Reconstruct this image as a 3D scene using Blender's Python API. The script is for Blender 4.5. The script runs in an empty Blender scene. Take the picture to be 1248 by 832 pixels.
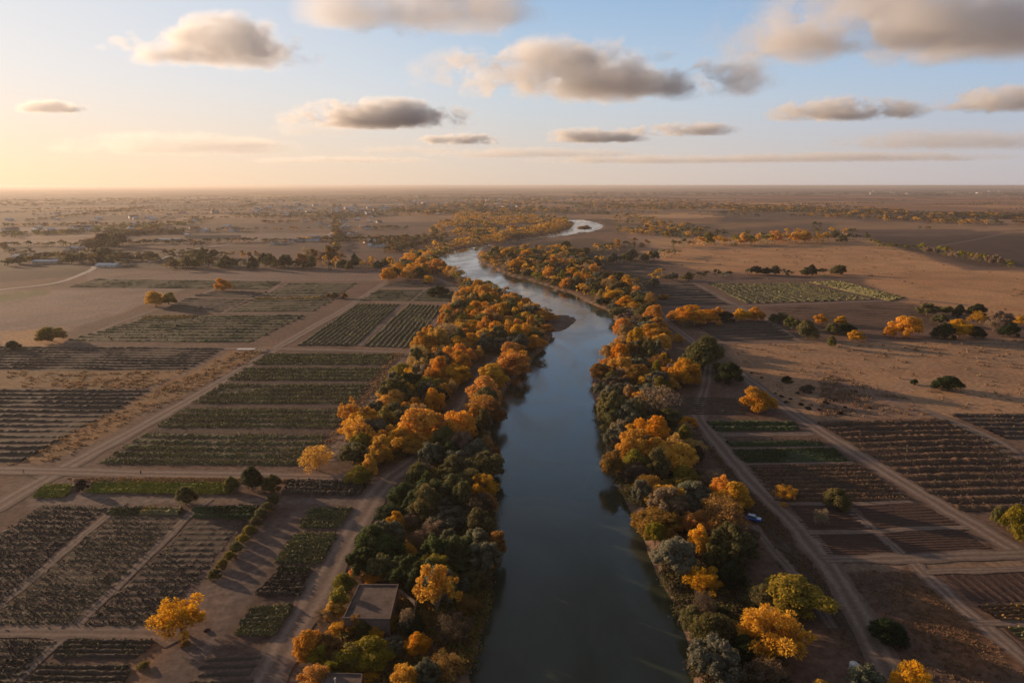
import bpy, bmesh, math, random
import numpy as np
from mathutils import Vector, Matrix, noise as mnoise
rng = np.random.default_rng(7)
random.seed(7)
S = bpy.context.scene
COL = S.collection
R = math.radians
HAZE = 0.00006
SKYG = 0.80
# ------------------------------------------------------------------ camera
H = 100.0
F = 832.0
PITCH = math.atan(190 / 832)
CP, SP = math.cos(PITCH), math.sin(PITCH)
def g(px, py, z=0.0):
    """point of the world at height z that the photograph shows at (px,py)"""
    u = (px - 624) / F; v = (416 - py) / F
    dx, dy, dz = u, CP + v * SP, -SP + v * CP
    t = (z - H) / dz
    return (dx * t, dy * t)
def proj(x, y, z):
    dz = z - H
    d = y * CP - dz * SP
    return 624 + F * x / d, 416 - F * (y * SP + dz * CP) / d, d
cam = bpy.data.objects.new('camera', bpy.data.cameras.new('camera'))
COL.objects.link(cam)
cam.location = (0, 0, H); cam.rotation_euler = (math.pi / 2 - PITCH, 0, 0)
cam.data.sensor_width = 36; cam.data.lens = 24
cam.data.clip_start = 1; cam.data.clip_end = 300000
S.camera = cam
# ------------------------------------------------------------------ light
SUN_AZ, SUN_EL = R(-58), R(9.0)
W = bpy.data.worlds.new('World'); S.world = W; W.use_nodes = True
nt = W.node_tree; nt.nodes.clear()
sky = nt.nodes.new('ShaderNodeTexSky'); sky.sky_type = 'NISHITA'; sky.sun_disc = False
sky.sun_elevation = SUN_EL; sky.sun_rotation = SUN_AZ
sky.air_density = 1.0; sky.dust_density = 1.0; sky.ozone_density = 1.5; sky.altitude = 100
def wn(t, **k):
    x = nt.nodes.new(t)
    for a_, v in k.items(): setattr(x, a_, v)
    return x
def wm(op, a_, b_=None, clamp=False):
    x = wn('ShaderNodeMath', operation=op, use_clamp=clamp)
    for i, v in enumerate((a_, b_)):
        if v is None: continue
        if isinstance(v, (int, float)): x.inputs[i].default_value = v
        else: nt.links.new(v, x.inputs[i])
    return x.outputs[0]
tc = wn('ShaderNodeTexCoord'); sp_ = wn('ShaderNodeSeparateXYZ'); nt.links.new(tc.outputs['Generated'], sp_.inputs[0])
hx, hy, hz_ = sp_.outputs
hl = wm('SQRT', wm('ADD', wm('MULTIPLY', hx, hx), wm('MULTIPLY', hy, hy)))
sdot = wm('DIVIDE', wm('ADD', wm('MULTIPLY', hx, math.sin(SUN_AZ)), wm('MULTIPLY', hy, math.cos(SUN_AZ))), wm('MAXIMUM', hl, 0.001))
sfac = wm('MULTIPLY', wm('ADD', sdot, 1.0), 0.5)
def ramp(fac, stops):
    r = wn('ShaderNodeValToRGB'); e = r.color_ramp.elements; r.color_ramp.interpolation = 'B_SPLINE' if len(stops) > 4 else 'LINEAR'
    while len(e) < len(stops): e.new(0.5)
    for q, (p_, c_) in zip(e, stops): q.position = p_; q.color = (*c_, 1)
    nt.links.new(fac, r.inputs[0]); return r.outputs[0]
def cmix(f, a_, b_):
    x = wn('ShaderNodeMix', data_type='RGBA'); nt.links.new(f, x.inputs[0]); nt.links.new(a_, x.inputs[6]); nt.links.new(b_, x.inputs[7]); return x.outputs[2]
# air glow by height above the horizon and bearing from the sun
HZ = ramp(sfac, [(0, (.27, .21, .22)), (.45, (.50, .45, .46)), (.76, (.70, .56, .46)), (.97, (.95, .69, .47))])
MD = ramp(sfac, [(0, (.20, .18, .22)), (.45, (.38, .50, .66)), (.76, (.55, .62, .69)), (.97, (.82, .76, .73))])
HI = ramp(sfac, [(0, (.12, .125, .17)), (.45, (.19, .34, .58)), (.76, (.30, .46, .68)), (.97, (.68, .71, .77))])
ZE = ramp(sfac, [(0, (.085, .085, .10)), (.45, (.10, .11, .135)), (.76, (.125, .13, .145)), (.97, (.17, .17, .18))])
el = wm('MULTIPLY', wm('ARCSINE', hz_), 180 / math.pi)
def mr(a_, b_):
    x = wn('ShaderNodeMapRange', interpolation_type='SMOOTHSTEP'); nt.links.new(el, x.inputs[0]); x.inputs[1].default_value = a_; x.inputs[2].default_value = b_; return x.outputs[0]
grad = cmix(mr(15.5, 36), cmix(mr(5, 17), cmix(mr(-1, 9), HZ, MD), HI), ZE)
g6 = wn('ShaderNodeVectorMath', operation='SCALE'); nt.links.new(grad, g6.inputs[0]); g6.inputs[3].default_value = SKYG / 0.15
k6 = wn('ShaderNodeVectorMath', operation='SCALE'); nt.links.new(sky.outputs[0], k6.inputs[0]); k6.inputs[3].default_value = 0.06
ad = wn('ShaderNodeVectorMath', operation='ADD'); nt.links.new(g6.outputs[0], ad.inputs[0]); nt.links.new(k6.outputs[0], ad.inputs[1])
bg = nt.nodes.new('ShaderNodeBackground'); bg.inputs[1].default_value = 0.15
wo = nt.nodes.new('ShaderNodeOutputWorld')
nt.links.new(ad.outputs[0], bg.inputs[0]); nt.links.new(bg.outputs[0], wo.inputs[0])
sl = bpy.data.lights.new('sun', 'SUN'); sl.energy = 5.0; sl.angle = R(0.6); sl.color = (1.0, 0.69, 0.42)
so = bpy.data.objects.new('sun', sl); COL.objects.link(so)
sd = Vector((math.sin(SUN_AZ) * math.cos(SUN_EL), math.cos(SUN_AZ) * math.cos(SUN_EL), math.sin(SUN_EL)))
so.rotation_euler = sd.to_track_quat('Z', 'Y').to_euler(); so.location = (0, 0, 400)
S.view_settings.view_transform = 'Standard'; S.view_settings.look = 'None'
S.view_settings.gamma = 1; S.view_settings.use_curve_mapping = False
S.view_settings.exposure = 0.35
c = S.cycles
c.use_denoising = True
try: c.denoiser = 'OPENIMAGEDENOISE'
except Exception: pass
c.max_bounces = 6; c.diffuse_bounces = 3; c.glossy_bounces = 2; c.transmission_bounces = 2
c.volume_bounces = 3; c.transparent_max_bounces = 8
c.volume_step_rate = 0.4; c.volume_max_steps = 160
c.sample_clamp_indirect = 6
# ------------------------------------------------------------------ helpers
def tag(o, label=None, cat=None, group=None, kind=None):
    if label: o['label'] = label
    if cat: o['category'] = cat
    if group: o['group'] = group
    if kind: o['kind'] = kind
    return o
def empty(name, loc=(0, 0, 0), rz=0):
    o = bpy.data.objects.new(name, None); COL.objects.link(o)
    o.location = loc; o.rotation_euler = (0, 0, rz); o.empty_display_size = 0.1
    return o
def link(name, me, parent=None, mat=None):
    o = bpy.data.objects.new(name, me); COL.objects.link(o)
    if parent: o.parent = parent
    if mat is not None:
        if len(me.materials) == 0: me.materials.append(mat)
        else: me.materials[0] = mat
    return o
def mesh_np(name, V, Fq, smooth=False):
    """V (n,3), Fq (m,k) all faces with k corners"""
    V = np.asarray(V, dtype=np.float32); Fq = np.asarray(Fq, dtype=np.int32)
    me = bpy.data.meshes.new(name)
    n, k = Fq.shape
    me.vertices.add(len(V)); me.vertices.foreach_set('co', V.ravel())
    me.loops.add(n * k); me.loops.foreach_set('vertex_index', Fq.ravel())
    me.polygons.add(n)
    me.polygons.foreach_set('loop_start', np.arange(0, n * k, k, dtype=np.int32))
    if smooth: me.polygons.foreach_set('use_smooth', np.ones(n, dtype=bool))
    me.update(calc_edges=True)
    return me
def fattr(me, name, arr, dom='POINT'):
    a = me.attributes.new(name, 'FLOAT', dom); a.data.foreach_set('value', np.asarray(arr, dtype=np.float32))
def cattr(me, name, arr):
    a = me.attributes.new(name, 'FLOAT_COLOR', 'POINT')
    b = np.ones((len(arr), 4), dtype=np.float32); b[:, :3] = arr
    a.data.foreach_set('color', b.ravel())
class MB:
    def __init__(s): s.bm = bmesh.new()
    def box(s, x0, x1, y0, y1, z0, z1, M=None, taper=0):
        vs = []
        for z, t in ((z0, 0), (z1, taper)):
            for x, y in ((x0 + t, y0 + t), (x1 - t, y0 + t), (x1 - t, y1 - t), (x0 + t, y1 - t)):
                p = Vector((x, y, z)); vs.append(s.bm.verts.new(M @ p if M else p))
        for f in ((3, 2, 1, 0), (4, 5, 6, 7), (0, 1, 5, 4), (1, 2, 6, 5), (2, 3, 7, 6), (3, 0, 4, 7)):
            s.bm.faces.new([vs[i] for i in f])
        return s
    def loft(s, rings, cap=True):
        rv = [[s.bm.verts.new(p) for p in r] for r in rings]
        for a, b in zip(rv, rv[1:]):
            n = len(a)
            for i in range(n): s.bm.faces.new((a[i], a[(i + 1) % n], b[(i + 1) % n], b[i]))
        if cap:
            s.bm.faces.new(list(reversed(rv[0]))); s.bm.faces.new(rv[-1])
        return s
    def tube(s, pts, rad, n=6):
        rings = []
        for i, p in enumerate(pts):
            p = Vector(p); a = Vector(pts[max(i - 1, 0)]); b = Vector(pts[min(i + 1, len(pts) - 1)])
            d = (b - a).normalized(); u = d.orthogonal().normalized(); w = d.cross(u)
            if i and (u.dot(pu) < 0.9):
                u = (pu - d * pu.dot(d)).normalized(); w = d.cross(u)
            pu = u
            r = rad[i]
            rings.append([p + (u * math.cos(2 * math.pi * k / n) + w * math.sin(2 * math.pi * k / n)) * r for k in range(n)])
        return s.loft(rings)
    def poly(s, pts):
        s.bm.faces.new([s.bm.verts.new(p) for p in pts]); return s
    def build(s, name, mat, parent=None, smooth=False, bevel=0):
        if bevel:
            bmesh.ops.bevel(s.bm, geom=s.bm.edges[:], offset=bevel, segments=2, affect='EDGES')
        bmesh.ops.recalc_face_normals(s.bm, faces=s.bm.faces[:])
        me = bpy.data.meshes.new(name); s.bm.to_mesh(me); s.bm.free()
        if smooth:
            for p in me.polygons: p.use_smooth = True
        return link(name, me, parent, mat)
def vnoise(P, scale, seed=0):
    """cheap smooth value noise on (n,2|3) points"""
    P = np.asarray(P, dtype=np.float64) * scale + seed * 17.31
    if P.shape[1] == 2: P = np.c_[P, np.zeros(len(P))]
    i = np.floor(P).astype(np.int64); f = P - i; f = f * f * (3 - 2 * f)
    def h(a, b, c_):
        n = (a * 374761393 + b * 668265263 + c_ * 2147483647 + seed * 1274126177) & 0xffffffff
        n = ((n ^ (n >> 13)) * 1274126177) & 0xffffffff
        return ((n ^ (n >> 16)) & 0xffff) / 65535.0
    r = 0
    for dx in (0, 1):
        for dy in (0, 1):
            for dz in (0, 1):
                w = (f[:, 0] if dx else 1 - f[:, 0]) * (f[:, 1] if dy else 1 - f[:, 1]) * (f[:, 2] if dz else 1 - f[:, 2])
                r = r + w * h(i[:, 0] + dx, i[:, 1] + dy, i[:, 2] + dz)
    return r
def fbm(P, scale, octs=4, seed=0):
    r = 0; a = 1; t = 0
    for k in range(octs):
        r = r + a * vnoise(P, scale * 2 ** k, seed + k); t += a; a *= 0.5
    return r / t
# ------------------------------------------------------------------ materials
def mat(name):
    m = bpy.data.materials.new(name); m.use_nodes = True; n = m.node_tree; n.nodes.clear()
    out = n.nodes.new('ShaderNodeOutputMaterial'); return m, n, out
class NB:
    def __init__(s, nt): s.nt = nt
    def n(s, t, **kw):
        x = s.nt.nodes.new(t)
        for k, v in kw.items(): setattr(x, k, v)
        return x
    def l(s, a, b): s.nt.links.new(a, b)
    def noise(s, vec, scale, detail=4, rough=0.55, dist=0):
        x = s.n('ShaderNodeTexNoise'); x.inputs['Scale'].default_value = scale; x.inputs['Detail'].default_value = detail
        x.inputs['Roughness'].default_value = rough; x.inputs['Distortion'].default_value = dist
        if vec is not None: s.l(vec, x.inputs['Vector'])
        return x.outputs['Fac']
    def math(s, op, a, b=None, c=None, clamp=False):
        x = s.n('ShaderNodeMath', operation=op, use_clamp=clamp)
        for i, v in enumerate((a, b, c)):
            if v is None: continue
            if isinstance(v, (int, float)): x.inputs[i].default_value = v
            else: s.l(v, x.inputs[i])
        return x.outputs[0]
    def rng(s, v, a, b, c, d):
        x = s.n('ShaderNodeMapRange'); s.l(v, x.inputs[0])
        for i, q in enumerate((a, b, c, d)): x.inputs[i + 1].default_value = q
        return x.outputs[0]
    def mix(s, fac, a, b, mode='MIX'):
        x = s.n('ShaderNodeMix', data_type='RGBA', blend_type=mode)
        for sock, v in ((x.inputs[0], fac), (x.inputs[6], a), (x.inputs[7], b)):
            if isinstance(v, (int, float)): sock.default_value = v
            elif isinstance(v, tuple): sock.default_value = (*v, 1)
            else: s.l(v, sock)
        return x.outputs[2]
    def scale(s, v, k):
        x = s.n('ShaderNodeVectorMath', operation='MULTIPLY'); s.l(v, x.inputs[0])
        x.inputs[1].default_value = k if isinstance(k, tuple) else (k, k, k); return x.outputs[0]
def bsdf(nb, out, color, rough=0.9, spec=0.2, normal=None):
    p = nb.n('ShaderNodeBsdfPrincipled')
    if isinstance(color, tuple): p.inputs['Base Color'].default_value = (*color, 1)
    else: nb.l(color, p.inputs['Base Color'])
    if isinstance(rough, (int, float)): p.inputs['Roughness'].default_value = rough
    else: nb.l(rough, p.inputs['Roughness'])
    p.inputs['Specular IOR Level'].default_value = spec
    if normal is not None: nb.l(normal, p.inputs['Normal'])
    nb.l(p.outputs[0], out.inputs['Surface']); return p
def bump(nb, h, dist=0.3, strength=0.6):
    b = nb.n('ShaderNodeBump'); b.inputs['Strength'].default_value = strength; b.inputs['Distance'].default_value = dist
    nb.l(h, b.inputs['Height']); return b.outputs[0]
def soil_mat(name, c1, c2, c3=None, scale=1.0, attr=False, bd=0.25):
    m, n, out = mat(name); nb = NB(n)
    pos = nb.n('ShaderNodeNewGeometry').outputs['Position']
    n1 = nb.noise(pos, 0.035 * scale, 6, 0.65); n2 = nb.noise(pos, 0.45 * scale, 5, 0.7); n3 = nb.noise(pos, 0.004, 4, 0.6, 0.6)
    if attr:
        a = nb.n('ShaderNodeVertexColor', layer_name='col').outputs[0]
        col = nb.mix(nb.rng(n1, 0.38, 0.66, 0, 0.55), a, nb.mix(1.0, a, (1.35, 1.12, 0.92), 'MULTIPLY'))
        col = nb.mix(nb.rng(nb.noise(pos, 0.013, 6, 0.7, 1.2), 0.45, 0.62, 0, 0.6), col, nb.mix(1.0, col, (0.62, 0.60, 0.60), 'MULTIPLY'))
        col = nb.mix(nb.rng(n3, 0.42, 0.6, 0.0, 0.35), col, nb.mix(1.0, col, (0.68, 0.62, 0.58), 'MULTIPLY'))
        st = nb.noise(nb.scale(pos, (0.05, 0.4, 1)), 1.0, 5, 0.75, 0.5)
        col = nb.mix(nb.rng(st, 0.55, 0.72, 0, 0.5), col, nb.mix(1.0, col, (0.55, 0.5, 0.46), 'MULTIPLY'))
    else:
        col = nb.mix(nb.rng(n1, 0.35, 0.65, 0, 1), c1, c2)
    v = nb.rng(n2, 0.3, 0.72, 0.5, 1.42)
    cc = nb.n('ShaderNodeCombineColor'); [nb.l(v, cc.inputs[i]) for i in range(3)]
    col = nb.mix(1.0, col, cc.outputs[0], 'MULTIPLY')
    if c3: col = nb.mix(nb.rng(nb.noise(pos, 0.12 * scale, 5, 0.75), 0.55, 0.72, 0, 0.7), col, c3)
    bsdf(nb, out, col, 0.95, 0.1, bump(nb, n2, bd, 0.22 if attr else 0.5)); return m
M = {}
M['ground'] = soil_mat('ground_soil', (0.2, 0.14, 0.11), (0.30, 0.20, 0.14), attr=True)
M['road'] = None
def road_mat(name, c1, c2):
    m, n, out = mat(name); nb = NB(n)
    pos = nb.n('ShaderNodeNewGeometry').outputs['Position']
    u = nb.n('ShaderNodeAttribute', attribute_name='across').outputs['Fac']
    # two wheel tracks worn paler, grit between them
    t = nb.math('ABSOLUTE', nb.math('SUBTRACT', nb.math('ABSOLUTE', u), 0.42))
    wob = nb.noise(pos, 0.25, 4, 0.7)
    tr = nb.rng(nb.math('ADD', t, nb.math('MULTIPLY', nb.math('SUBTRACT', wob, 0.5), 0.5)), 0.02, 0.34, 1, 0)
    col = nb.mix(tr, c2, c1)
    v = nb.rng(nb.noise(pos, 0.9, 5, 0.75), 0.3, 0.75, 0.7, 1.2)
    cc = nb.n('ShaderNodeCombineColor'); [nb.l(v, cc.inputs[i]) for i in range(3)]
    col = nb.mix(1.0, col, cc.outputs[0], 'MULTIPLY')
    bsdf(nb, out, col, 0.95, 0.1, bump(nb, nb.noise(pos, 1.6, 4, 0.7), 0.1, 0.25)); return m
M['road'] = road_mat('road_dust', (0.32, 0.23, 0.18), (0.20, 0.138, 0.11))
M['pale_road'] = road_mat('road_gravel', (0.62, 0.54, 0.48), (0.42, 0.34, 0.29))
M['path'] = road_mat('path_dust', (0.29, 0.21, 0.165), (0.20, 0.14, 0.11))
M['ditch'] = soil_mat('ditch_soil', (0.07, 0.055, 0.045), (0.12, 0.09, 0.06), scale=3)
M['soil_dark'] = soil_mat('soil_dark', (0.10, 0.065, 0.052), (0.145, 0.095, 0.072), scale=2)
M['soil_brown'] = soil_mat('soil_brown', (0.15, 0.10, 0.08), (0.19, 0.125, 0.095), scale=2)
M['soil_red'] = soil_mat('soil_red', (0.11, 0.062, 0.045), (0.075, 0.046, 0.036), scale=3)
def crop_mat(name, c1, c2, c3, s=1.0):
    m, n, out = mat(name); nb = NB(n)
    pos = nb.n('ShaderNodeNewGeometry').outputs['Position']
    a = nb.noise(pos, 0.09, 4, 0.6); b = nb.noise(pos, 1.1 * s, 4, 0.7)
    col = nb.mix(nb.rng(b, 0.35, 0.65, 0, 1), c1, c2)
    col = nb.mix(nb.rng(a, 0.45, 0.66, 0, 0.8), col, c3)
    bsdf(nb, out, col, 0.85, 0.15, bump(nb, b, 0.2, 0.8)); return m
M['crop_dead'] = crop_mat('crop_withered', (0.075, 0.053, 0.042), (0.125, 0.088, 0.065), (0.08, 0.068, 0.045))
M['crop_plough'] = crop_mat('crop_plough', (0.075, 0.043, 0.032), (0.11, 0.063, 0.045), (0.06, 0.038, 0.03))
M['crop_rust'] = crop_mat('crop_rust', (0.12, 0.068, 0.042), (0.19, 0.11, 0.06), (0.085, 0.06, 0.04))
M['crop_olive'] = crop_mat('crop_olive', (0.08, 0.08, 0.035), (0.15, 0.135, 0.055), (0.10, 0.085, 0.05))
M['crop_green'] = crop_mat('crop_green', (0.035, 0.055, 0.022), (0.07, 0.09, 0.032), (0.06, 0.07, 0.03))
M['crop_yellow'] = crop_mat('crop_yellow', (0.26, 0.26, 0.035), (0.36, 0.33, 0.05), (0.13, 0.18, 0.035))
M['crop_gold'] = crop_mat('crop_gold', (0.40, 0.22, 0.04), (0.28, 0.17, 0.04), (0.2, 0.15, 0.06))
M['crop_sage'] = crop_mat('crop_sage', (0.20, 0.18, 0.07), (0.32, 0.27, 0.11), (0.14, 0.12, 0.06))
M['grass_dry'] = crop_mat('grass_dry', (0.36, 0.24, 0.11), (0.28, 0.19, 0.10), (0.2, 0.15, 0.09))
def leaf_mat(name, c1, c2, trans=0.45, var=0.18):
    m, n, out = mat(name); nb = NB(n)
    t = nb.n('ShaderNodeAttribute', attribute_name='tint').outputs['Fac']
    r = nb.n('ShaderNodeObjectInfo').outputs['Random']
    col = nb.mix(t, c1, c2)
    hs = nb.n('ShaderNodeHueSaturation')
    nb.l(nb.rng(r, 0, 1, 0.5 - var * 0.10, 0.5 + var * 0.10), hs.inputs['Hue'])
    nb.l(nb.rng(nb.math('FRACT', nb.math('MULTIPLY', r, 7.3)), 0, 1, 1 - var * 0.6, 1 + var * 0.3), hs.inputs['Saturation'])
    nb.l(nb.rng(nb.math('FRACT', nb.math('MULTIPLY', r, 13.7)), 0, 1, 1 - var * 1.4, 1 + var), hs.inputs['Value'])
    nb.l(col, hs.inputs['Color'])
    p = nb.n('ShaderNodeBsdfPrincipled'); nb.l(hs.outputs[0], p.inputs['Base Color'])
    p.inputs['Roughness'].default_value = 0.7; p.inputs['Specular IOR Level'].default_value = 0.15
    tr = nb.n('ShaderNodeBsdfTranslucent'); nb.l(hs.outputs[0], tr.inputs[0])
    mx = nb.n('ShaderNodeMixShader'); mx.inputs[0].default_value = trans
    nb.l(p.outputs[0], mx.inputs[1]); nb.l(tr.outputs[0], mx.inputs[2]); nb.l(mx.outputs[0], out.inputs['Surface'])
    return m
LEAF = {
 'orange': leaf_mat('leaves_orange', (0.54, 0.25, 0.018), (0.92, 0.48, 0.042), var=.12),
 'pale gold': leaf_mat('leaves_pale_gold', (0.42, 0.26, 0.07), (0.66, 0.44, 0.14), var=.12),
 'gold': leaf_mat('leaves_gold', (0.54, 0.27, 0.02), (0.90, 0.50, 0.045), var=.12),
 'yellow-green': leaf_mat('leaves_yellow_green', (0.16, 0.15, 0.02), (0.44, 0.33, 0.03)),
 'rust': leaf_mat('leaves_rust', (0.26, 0.135, 0.03), (0.44, 0.23, 0.05), var=.12),
 'olive': leaf_mat('leaves_olive', (0.09, 0.09, 0.028), (0.26, 0.22, 0.065)),
 'dark green': leaf_mat('leaves_dark_green', (0.022, 0.036, 0.012), (0.06, 0.08, 0.022)),
 'deep green': leaf_mat('leaves_deep_green', (0.04, 0.065, 0.018), (0.13, 0.16, 0.04)),
 'grey-green': leaf_mat('leaves_grey_green', (0.11, 0.115, 0.07), (0.30, 0.28, 0.17)),
 'tan': leaf_mat('leaves_tan', (0.22, 0.155, 0.10), (0.44, 0.31, 0.19)),
 'brown': leaf_mat('leaves_brown', (0.085, 0.06, 0.04), (0.18, 0.125, 0.08)),
 'purple-brown': leaf_mat('leaves_purple_brown', (0.04, 0.025, 0.025), (0.09, 0.05, 0.045)),
}
m, n, out = mat('bark'); nb = NB(n)
oc = nb.n('ShaderNodeTexCoord').outputs['Object']
bn = nb.noise(nb.scale(oc, (30, 30, 6)), 1.5, 4, 0.7)
bsdf(nb, out, nb.mix(bn, (0.10, 0.07, 0.05), (0.26, 0.2, 0.155)), 0.9, 0.1, bump(nb, bn, 0.05)); M['bark'] = m
def plain(name, col, rough=0.7, metal=0, spec=0.4, dirt=0.25, sc=0.8):
    m, n, out = mat(name); nb = NB(n)
    pos = nb.n('ShaderNodeNewGeometry').outputs['Position']
    v = nb.rng(nb.noise(pos, sc, 6, 0.7), 0.3, 0.7, 1 - dirt, 1 + dirt * 0.5)
    cc = nb.n('ShaderNodeCombineColor'); [nb.l(v, cc.inputs[i]) for i in range(3)]
    p = bsdf(nb, out, nb.mix(1.0, col, cc.outputs[0], 'MULTIPLY'), rough, spec); p.inputs['Metallic'].default_value = metal
    return m
M['roof_grey'] = plain('roof_screed', (0.15, 0.10, 0.08), 0.9, dirt=0.75, sc=0.35)
M['adobe'] = plain('wall_render', (0.20, 0.145, 0.12), 0.95, dirt=0.3)
M['white'] = plain('whitewash', (0.72, 0.66, 0.58), 0.8)
M['cream'] = plain('wall_cream', (0.55, 0.43, 0.31), 0.85)
M['sheet'] = plain('roof_sheet', (0.75, 0.73, 0.72), 0.5, 0.2)
M['blue_sheet'] = plain('roof_blue_sheet', (0.40, 0.48, 0.62), 0.5, 0.2)
M['tile'] = plain('roof_tile', (0.33, 0.14, 0.08), 0.8)
M['dark'] = plain('dark_opening', (0.03, 0.025, 0.022), 0.6)
M['glass'] = plain('window_glass', (0.05, 0.06, 0.07), 0.1, 0, 0.6, 0.05)
M['car_blue'] = plain('car_paint', (0.05, 0.13, 0.55), 0.25, 0, 0.6, 0.1)
M['car_white'] = plain('car_roof_paint', (0.62, 0.72, 0.85), 0.3, 0, 0.5, 0.08)
M['rubber'] = plain('rubber', (0.02, 0.02, 0.02), 0.8)
M['metal'] = plain('bare_metal', (0.5, 0.5, 0.5), 0.35, 0.9)
M['lamp_red'] = plain('lamp_red', (0.4, 0.02, 0.02), 0.3)
M['wood'] = plain('grey_wood', (0.25, 0.2, 0.16), 0.9)
M['stone'] = plain('pale_stone', (0.45, 0.4, 0.36), 0.9)
M['skin'] = plain('skin', (0.32, 0.19, 0.13), 0.6)
M['cloth_dark'] = plain('cloth_dark', (0.04, 0.03, 0.035), 0.9)
M['cloth_grey'] = plain('cloth_grey', (0.16, 0.12, 0.11), 0.9)
# ------------------------------------------------------------------ river
WZ = -1.7
PAIRS = [((575,1150),(870,1150)),((575,980),(858,980)),((575,900),(852,900)),((574,832),(842,832)),((579,802),(838,802)),((587,763),(830,763)),((594,736),(818,730)),
 ((601,700),(805,700)),((604,668),(792,675)),((603,640),(783,645)),((600,609),(764,614)),((599,576),(750,584)),((601,550),(742,556)),
 ((600,530),(735,540)),((599,513),(730,519)),((605,494),(726,495)),((620,472),(723,470)),((638,450),(731,449)),((655,432),(742,430)),
 ((668,417),(751,416)),((673,405),(753,402)),((672,392),(748,388)),((665,383),(737,378)),((652,376),(715,367)),((632,366),(690,356.5)),
 ((605,354),(655,345)),((578,343),(630,338)),((553,333),(605,329.5)),((538,325.5),(588,321)),((534,318),(581,313)),((539,311),(584,307)),
 ((552,306),(592,301.5)),((575,301.5),(608,297.5)),((600,297.3),(630,294)),((625,293.5),(655,291)),((650,288.8),(680,288)),
 ((675,284),(703,285)),((690,280),(720,282.3)),((697,276.5),(731,279.3)),((699,273.6),(735,276)),((700,271.5),(731,273)),((697,269.7),(722,270.3)),((688,268),(708,268))]
def smooth(pts, k=6):
    """Catmull-Rom through points in the ground plane"""
    P = [np.array(p, dtype=float) for p in pts]; out = []
    for i in range(len(P) - 1):
        a, b, c_, d = P[max(i - 1, 0)], P[i], P[i + 1], P[min(i + 2, len(P) - 1)]
        for j in range(k):
            t = j / k
            out.append(0.5 * ((2 * b) + (c_ - a) * t + (2 * a - 5 * b + 4 * c_ - d) * t * t + (3 * b - a - 3 * c_ + d) * t ** 3))
    out.append(P[-1]); return np.array(out)
RL = smooth([g(*a, WZ) for a, b in PAIRS]); RR = smooth([g(*b, WZ) for a, b in PAIRS])
def wig(A, seed):
    B = A.copy(); T = np.gradient(A, axis=0); T /= np.linalg.norm(T, axis=1)[:, None] + 1e-9
    N = np.c_[T[:, 1], -T[:, 0]]; d = np.linalg.norm(A, axis=1)
    w = (fbm(A, 0.07, 3, seed) - 0.5) * 5 * np.clip(d / 500, 0.8, 2)
    return B + N * w[:, None]
RL = wig(RL, 3); RR = wig(RR, 5)
RPOLY = np.vstack([RL, RR[::-1]])
BAR = smooth([g(*p, WZ) for p in ((664,404),(680,404.5),(692,400.5),(702,391),(700,386),(690,383.5),(676,383),(660,380))])
BAR = np.vstack([BAR, BAR[:1]])
def inside(P, poly):
    x, y = P[:, 0], P[:, 1]; r = np.zeros(len(P), bool); n = len(poly)
    for i in range(n):
        x1, y1 = poly[i]; x2, y2 = poly[(i + 1) % n]
        if y1 == y2: continue
        cnd = (y1 > y) != (y2 > y)
        r ^= cnd & (x < (x2 - x1) * (y - y1) / (y2 - y1) + x1)
    return r
def pdist(P, poly, closed=True):
    n = len(poly); best = np.full(len(P), 1e18)
    for i in range(n if closed else n - 1):
        a = poly[i]; b = poly[(i + 1) % n]; d = b - a; L = d @ d + 1e-12
        t = np.clip(((P - a) @ d) / L, 0, 1); q = P - a - t[:, None] * d
        best = np.minimum(best, (q * q).sum(1))
    return np.sqrt(best)
def sdist(P, poly):
    P = np.asarray(P, float); d = pdist(P, poly); return np.where(inside(P, poly), -d, d)
# ------------------------------------------------------------------ the ground: one sheet to the horizon, channel cut into it
ns, ncol = 620, 1100
s1 = np.linspace(1.35, 0.05, 500); s2 = np.geomspace(0.05, 0.0011, 121)[1:]
Ys = H / np.concatenate([s1, s2]); Ys = np.concatenate([[-700, -300, -120, -20, 30, 55], Ys])
tt = np.linspace(-1, 1, ncol); tt = 1.15 * tt + 0.75 * tt ** 5
GX = np.outer(np.maximum(Ys, 75), tt); GY = np.repeat(Ys[:, None], ncol, 1)
GP = np.c_[GX.ravel(), GY.ravel()]
gz = np.zeros(len(GP)); near = (np.abs(GP[:, 0]) < 800) & (GP[:, 1] < 2600)
sd_ = np.full(len(GP), 500.0)
sd_[near] = sdist(GP[near], RPOLY)
# bank: falls from 0 at 4.5 m outside the waterline to the bed
bw = 5.0 * (0.6 + 0.8 * fbm(GP[near], 0.03, 2, 9)); 
prof = WZ * np.clip((bw - sd_[near]) / bw, 0, 1) ** 1.3
prof = np.where(sd_[near] < 0, WZ + np.maximum(sd_[near] * 0.25, -2.2), prof)
nb_ = GP[near]; bs = np.full(len(nb_), 99.0); cl = (nb_[:, 1] > 380) & (nb_[:, 1] < 620) & (np.abs(nb_[:, 0]) < 120)
bs[cl] = sdist(nb_[cl], BAR)
prof = np.where(bs < 0, np.maximum(prof, WZ + np.clip(-bs * 0.09, 0, 0.6)), prof)
gz[near] = prof
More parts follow.
